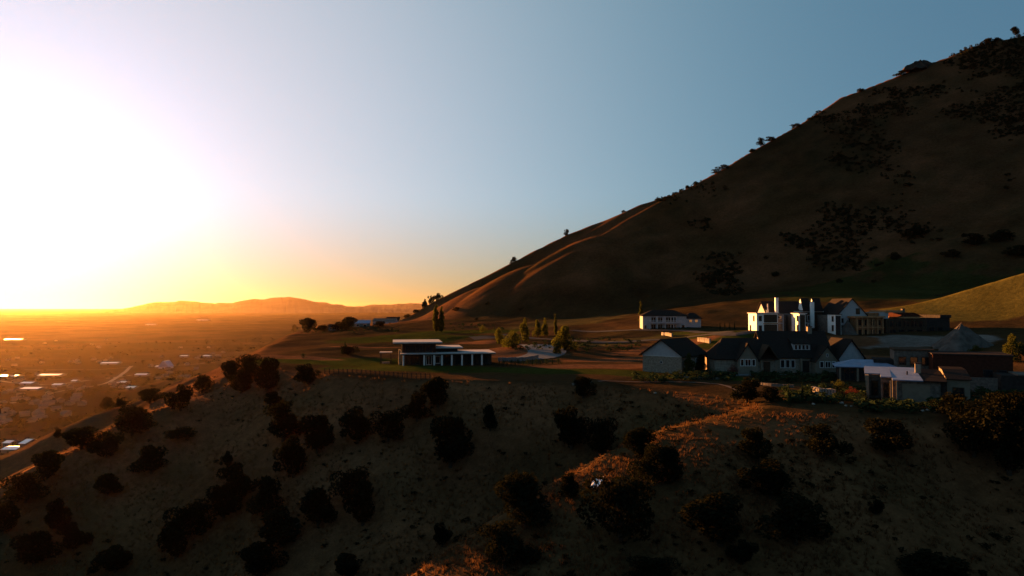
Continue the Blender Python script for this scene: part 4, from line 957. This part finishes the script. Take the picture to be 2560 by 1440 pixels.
for u, v, vt, w, lab in CRESTOAKS: tree_px('oak', 'scrub_oak', u, v, vt, w, lab, 'tree', 'scrub oaks along the left ridges')

# ------------------------------------------------------------------ trees and shrubs on the plateau
PLATEAU = [
 ('poplar', 'poplar_tree', 1603, 818, 755, 17, 'slim sunlit poplar left of the white columned house', 'tree'),
 ('poplar', 'poplar_tree', 1090, 830, 764, 26, 'left poplar of a slim pair at the mountain foot', 'tree'),
 ('poplar', 'poplar_tree', 1104, 830, 768, 22, 'right poplar of a slim pair at the mountain foot', 'tree'),
 ('poplar', 'poplar_tree', 1389, 838, 786, 12, 'very thin poplar behind the round green tree', 'tree'),
 ('green', 'broadleaf_tree', 1412, 876, 815, 56, 'largest round green tree in the middle of the plateau', 'tree'),
 ('green', 'broadleaf_tree', 1392, 885, 838, 26, 'thin yellowish tree touching the left of the largest round one', 'tree'),
 ('green', 'broadleaf_tree', 1282, 870, 826, 44, 'green tree above the grey driveway fan', 'tree'),
 ('green', 'broadleaf_tree', 1312, 856, 796, 26, 'tall narrow green tree behind the grey driveway fan', 'tree'),
 ('green', 'broadleaf_tree', 1343, 842, 800, 22, 'first small tree right of the tall narrow one', 'tree'),
 ('green', 'broadleaf_tree', 1363, 840, 796, 22, 'second small tree right of the tall narrow one', 'tree'),
 ('green', 'broadleaf_tree', 1247, 860, 818, 22, 'thin tree right of the grey pad', 'tree'),
 ('yellow', 'garden_shrub', 1206, 832, 812, 18, 'bright green shrub above the grey pad', 'shrub'),
 ('oak', 'broadleaf_tree', 768, 832, 796, 44, 'dark tree on the far left tip of the plateau', 'tree'),
 ('oak', 'broadleaf_tree', 736, 830, 812, 12, 'tiny tree outermost on the far left tip', 'tree'),
 ('oak', 'broadleaf_tree', 868, 826, 793, 46, 'dark tree behind the distant grey-roofed house', 'tree'),
 ('oak', 'broadleaf_tree', 845, 826, 805, 40, 'low dark tree left of the distant grey-roofed house', 'tree'),
 ('oak', 'broadleaf_tree', 808, 828, 812, 40, 'low bushy tree between the two dark left tip trees', 'tree'),
 ('oak', 'broadleaf_tree', 950, 818, 803, 30, 'bushy tree beside the farthest house at the mountain foot', 'tree'),
 ('spruce', 'spruce_tree', 862, 884, 852, 15, 'small pointed spruce on the lawn left of the flat-roofed house', 'tree'),
 ('oak', 'lawn_bush', 872, 888, 866, 34, 'dark bush beside the small pointed spruce', 'shrub'),
 ('shrub', 'lawn_bush', 758, 896, 882, 12, 'tiny dark bush at the left end of the lawn', 'shrub'),
 ('green', 'garden_tree', 1722, 936, 884, 32, 'leafy tree against the side wall of the white gabled garage', 'tree'),
 ('oak', 'garden_tree', 1752, 934, 888, 28, 'darker tree right of the leafy one by the white garage', 'tree'),
 ('shrub', 'garden_shrub', 1700, 940, 922, 24, 'low shrub at the foot of the white garage side wall', 'shrub'),
 ('shrub', 'garden_shrub', 1738, 946, 926, 30, 'wide low shrub in front of the garage trees', 'shrub'),
 ('shrub', 'garden_shrub', 1780, 943, 920, 30, 'low shrub between garage and timbered house', 'shrub'),
 ('yellow', 'garden_shrub', 1806, 928, 886, 24, 'yellow sunlit shrub at the left corner of the timbered house', 'shrub'),
 ('red', 'garden_shrub', 1832, 938, 912, 30, 'red-leaved shrub below the left pale gable', 'shrub'),
 ('shrub', 'garden_shrub', 1905, 945, 928, 36, 'low shrub below the dark porch', 'shrub'),
 ('shrub', 'garden_shrub', 1955, 948, 928, 40, 'low shrub under the big dark roof', 'shrub'),
 ('shrub', 'garden_shrub', 2012, 952, 932, 36, 'low shrub left of the right pale gable', 'shrub'),
 ('shrub', 'garden_shrub', 2062, 950, 930, 44, 'low shrub below the right pale gable', 'shrub'),
 ('oak', 'broadleaf_tree', 1868, 1006, 945, 66, 'full tree in front of the timbered house porch', 'tree'),
 ('oak', 'broadleaf_tree', 1925, 1006, 968, 44, 'dark bushy tree just right of the full porch tree', 'tree'),
 ('cypress', 'cypress_tree', 1972, 1012, 960, 12, 'first slim cypress left of the curved stone wall', 'tree'),
 ('cypress', 'cypress_tree', 2006, 1004, 958, 11, 'second slim cypress left of the curved stone wall', 'tree'),
 ('cypress', 'cypress_tree', 2028, 1000, 962, 10, 'third slim cypress, touching the curved stone wall', 'tree'),
 ('yellow', 'garden_shrub', 2098, 978, 948, 30, 'yellow-green sunlit shrub right of the curved stone wall', 'shrub'),
 ('red', 'garden_shrub', 2128, 992, 966, 30, 'purplish shrub before the low pavilion', 'shrub'),
 ('shrub', 'garden_shrub', 2145, 1006, 984, 34, 'dark shrub left of the blue-roofed house', 'shrub'),
 ('oak', 'garden_bush', 2375, 1040, 982, 78, 'round dark bush at the right corner of the blue-roofed house', 'shrub'),
 ('green', 'broadleaf_tree', 2530, 905, 836, 50, 'tree with sunlit leaves behind the brown block, right edge', 'tree'),
 ('green', 'broadleaf_tree', 2440, 885, 862, 22, 'small tree at the foot of the gravel pile', 'tree')]
for kind, nm, u, v, vt, w, lab, cat in PLATEAU: tree_px(kind, nm, u, v, vt, w, lab, cat)
for k, u in enumerate((1248, 1258, 1268, 1279, 1288, 1296, 1307, 1319, 1331, 1340, 1352, 1366, 1381, 1397)):
    tree_px('cypress' if k % 2 == 0 else 'shrub', 'hedge_shrub', u, 915 - k * .4, 899 - k * .35, 4.2 if k % 2 == 0 else 11, ORD[k] + ' small dark shrub from the left in the row along the driveway wall', 'shrub', 'shrub row along the driveway wall')
for k, u in enumerate((1800, 1812, 1824, 1836)):
    tree_px('cypress', 'hedge_shrub', u, 800 - k, 782 - k, 4, ORD[k] + ' small dark conifer from the left between the two white houses', 'shrub', 'conifer row between the white houses', d=255)

# ------------------------------------------------------------------ trees on the mountain outline, and its scrub
RIDGE = [(1902, 366, 345, 16, 'wind-bent tree standing clear on the mountain outline above the white houses'), (2540, 92, 70, 20, 'round tree alone at the top right of the mountain outline'),
 (1416, 588, 574, 10, 'tiny lone bush halfway down the mountain outline'), (1283, 656, 644, 16, 'tiny bush on the lower mountain outline'),
 (1062, 764, 746, 14, 'lowest tree of the short row at the foot of the outline'), (1078, 756, 738, 16, 'middle tree of the short row at the foot of the outline'), (1095, 748, 733, 16, 'upper tree of the short row at the foot of the outline')]
for u, v, vt, w, lab in RIDGE:
    d = crest_depth(u, float(np.interp(u, [p[0] for p in CREST_PX], [p[1] for p in CREST_PX]))); tree_px('oak' if vt < v - 18 else 'bush', 'ridge_tree', u, v, vt, w, lab, 'tree', 'trees on the mountain outline', d=float(d))
RB = [(1810, 0, 30), (1795, 0, 24), (1720, 0, 16), (1705, 0, 14), (1690, 0, 14), (1740, 0, 18), (1880, 0, 20), (1930, 0, 26), (1990, 0, 24), (2150, 0, 20), (2250, 0, 26), (2465, 0, 34), (2492, 0, 26), (1560, 0, 12), (1020, 0, 22), (1040, 0, 20)]
cu = [p[0] for p in CREST_PX]; cv = [p[1] for p in CREST_PX]
for nb, (u, k, w) in enumerate(sorted(RB)):
    v = float(np.interp(u, cu, cv)); d = float(crest_depth(u, v))
    tree_px('bush', 'ridge_bush', u, v + 2, v - w * .20, w * .85, ORD[nb] + ' low dark bush from the left along the mountain outline', 'shrub', 'bushes on the mountain outline', d=d)
gen = np.random.default_rng(5)
# scrub on the upper flank, thick in the gullies
sx = gen.uniform(120, 520, 30000); sy = gen.uniform(380, 650, 30000); sz = terrain(sx, sy)
pu = 1280 + sx / sy * FPX; pv = 768 - (sz - CAM_Z) / sy * FPX
patch = fbm(sx / 40.0, sz / 30.0, 4, 81)
dn = np.clip(1.2 - np.abs(pv - (470 - (pu - 2230) * .55)) / 210.0, 0, 1) * sstep(1980, 2080, pu)      # the gully belt running up to the right
dn = np.maximum(dn, .9 * sstep(330, 150, pv - (pu - 2560) * -.30) * sstep(2050, 2200, pu) * .8)
keep = (gen.random(len(sx)) < np.clip(patch * 3.2 + dn * 1.5 - .85, 0, 1) * .75) & (pu < 2650) & (pv > 60)
SCR = np.stack([sx, sy, sz - .3], -1)[keep][:9000]
scatter('mountain_scrub', SCR, 1.8, 2.5, small_protos(5, 26, .22, 300), M_SCRUB, 'dark oak scrub covering the gullies of the upper mountain flank', 'scrub', 9, 0)
# single bushes on the open flank
for k, (u, v, w) in enumerate(sorted(((1190, 800, 10), (2040, 640, 12), (2290, 585, 40), (2240, 645, 26), (2410, 590, 14), (2350, 600, 12), (1915, 645, 10), (1940, 688, 18), (2515, 470, 12), (2380, 640, 30), (2440, 605, 40), (2500, 600, 46), (2540, 635, 40), (2160, 585, 16), (2100, 705, 16), (2185, 705, 10), (1140, 775, 14), (1220, 760, 12), (1300, 775, 10)))):
    tree_px('bush', 'hillside_bush', u, v, v - w * .5, w, ORD[k] + ' dark bush from the left on the open grass of the mountain flank', 'shrub', 'bushes on the open flank')

# ------------------------------------------------------------------ dry grass and low brush on the front slope
def tuft_proto(seed, n=5):
    g = random.Random(seed); q = []
    for k in range(n):
        a = g.uniform(0, 6.28); l = g.uniform(.25, .6); h = g.uniform(.6, 1.0); w = .09; c, s = math.cos(a), math.sin(a)
        b = (g.uniform(-.15, .15), g.uniform(-.15, .15))
        q += [(b[0] - s * w, b[1] + c * w, -.1), (b[0] + s * w, b[1] - c * w, -.1), (b[0] + c * l + s * w * .2, b[1] + s * l, h), (b[0] + c * l, b[1] + s * l, h * .95)]
    return np.array(q, float)
def spread(n, seed, dmin, dmax, a0, a1, zmax, zmin=-70):
    g = np.random.default_rng(seed); d = dmin * (dmax / dmin) ** g.random(n); a = np.radians(g.uniform(a0, a1, n))
    X = d * np.sin(a); Y = d * np.cos(a); Z = terrain(X, Y); k = (Z < zmax) & (Z > zmin)
    dens = fbm(X / 6.0, Y / 6.0, 3, seed + 1); k &= dens + g.uniform(-.35, .35, n) > -.1
    return np.stack([X, Y, Z], -1)[k]
scatter('dry_grass', spread(70000, 91, 55, 205, -40, 40, -.6), .40, .55, [tuft_proto(s) for s in range(6)], M_STRAW, 'dry straw-coloured bunch grass covering the front slope', 'grass', 10, 0)
scatter('low_brush', spread(2600, 95, 55, 200, -40, 40, -1.2), .45, .8, small_protos(4, 22, .2, 400), M_OAK, 'low dark sagebrush dotted over the front slope', 'brush', 11, 0)
# planting in the house gardens
g_ = np.random.default_rng(123); GP = []
for (u0, u1, v0, v1, n) in ((1690, 1840, 938, 954, 60), (1880, 2090, 936, 958, 90), (1945, 2160, 972, 1008, 110), (2140, 2560, 1010, 1034, 120), (2400, 2560, 960, 1020, 60), (1580, 1700, 940, 956, 25), (1420, 1600, 845, 880, 40), (1240, 1480, 852, 876, 50), (1120, 1260, 812, 832, 30), (740, 1000, 818, 834, 60)):
    for _ in range(n): GP.append(cast(g_.uniform(u0, u1), g_.uniform(v0, v1), 60, 700, 700))
scatter('garden_planting', GP, .9, 1.5, small_protos(5, 40, .16, 600), M_CON, 'low mixed planting filling the gardens around the houses', 'planting', 13, 0)
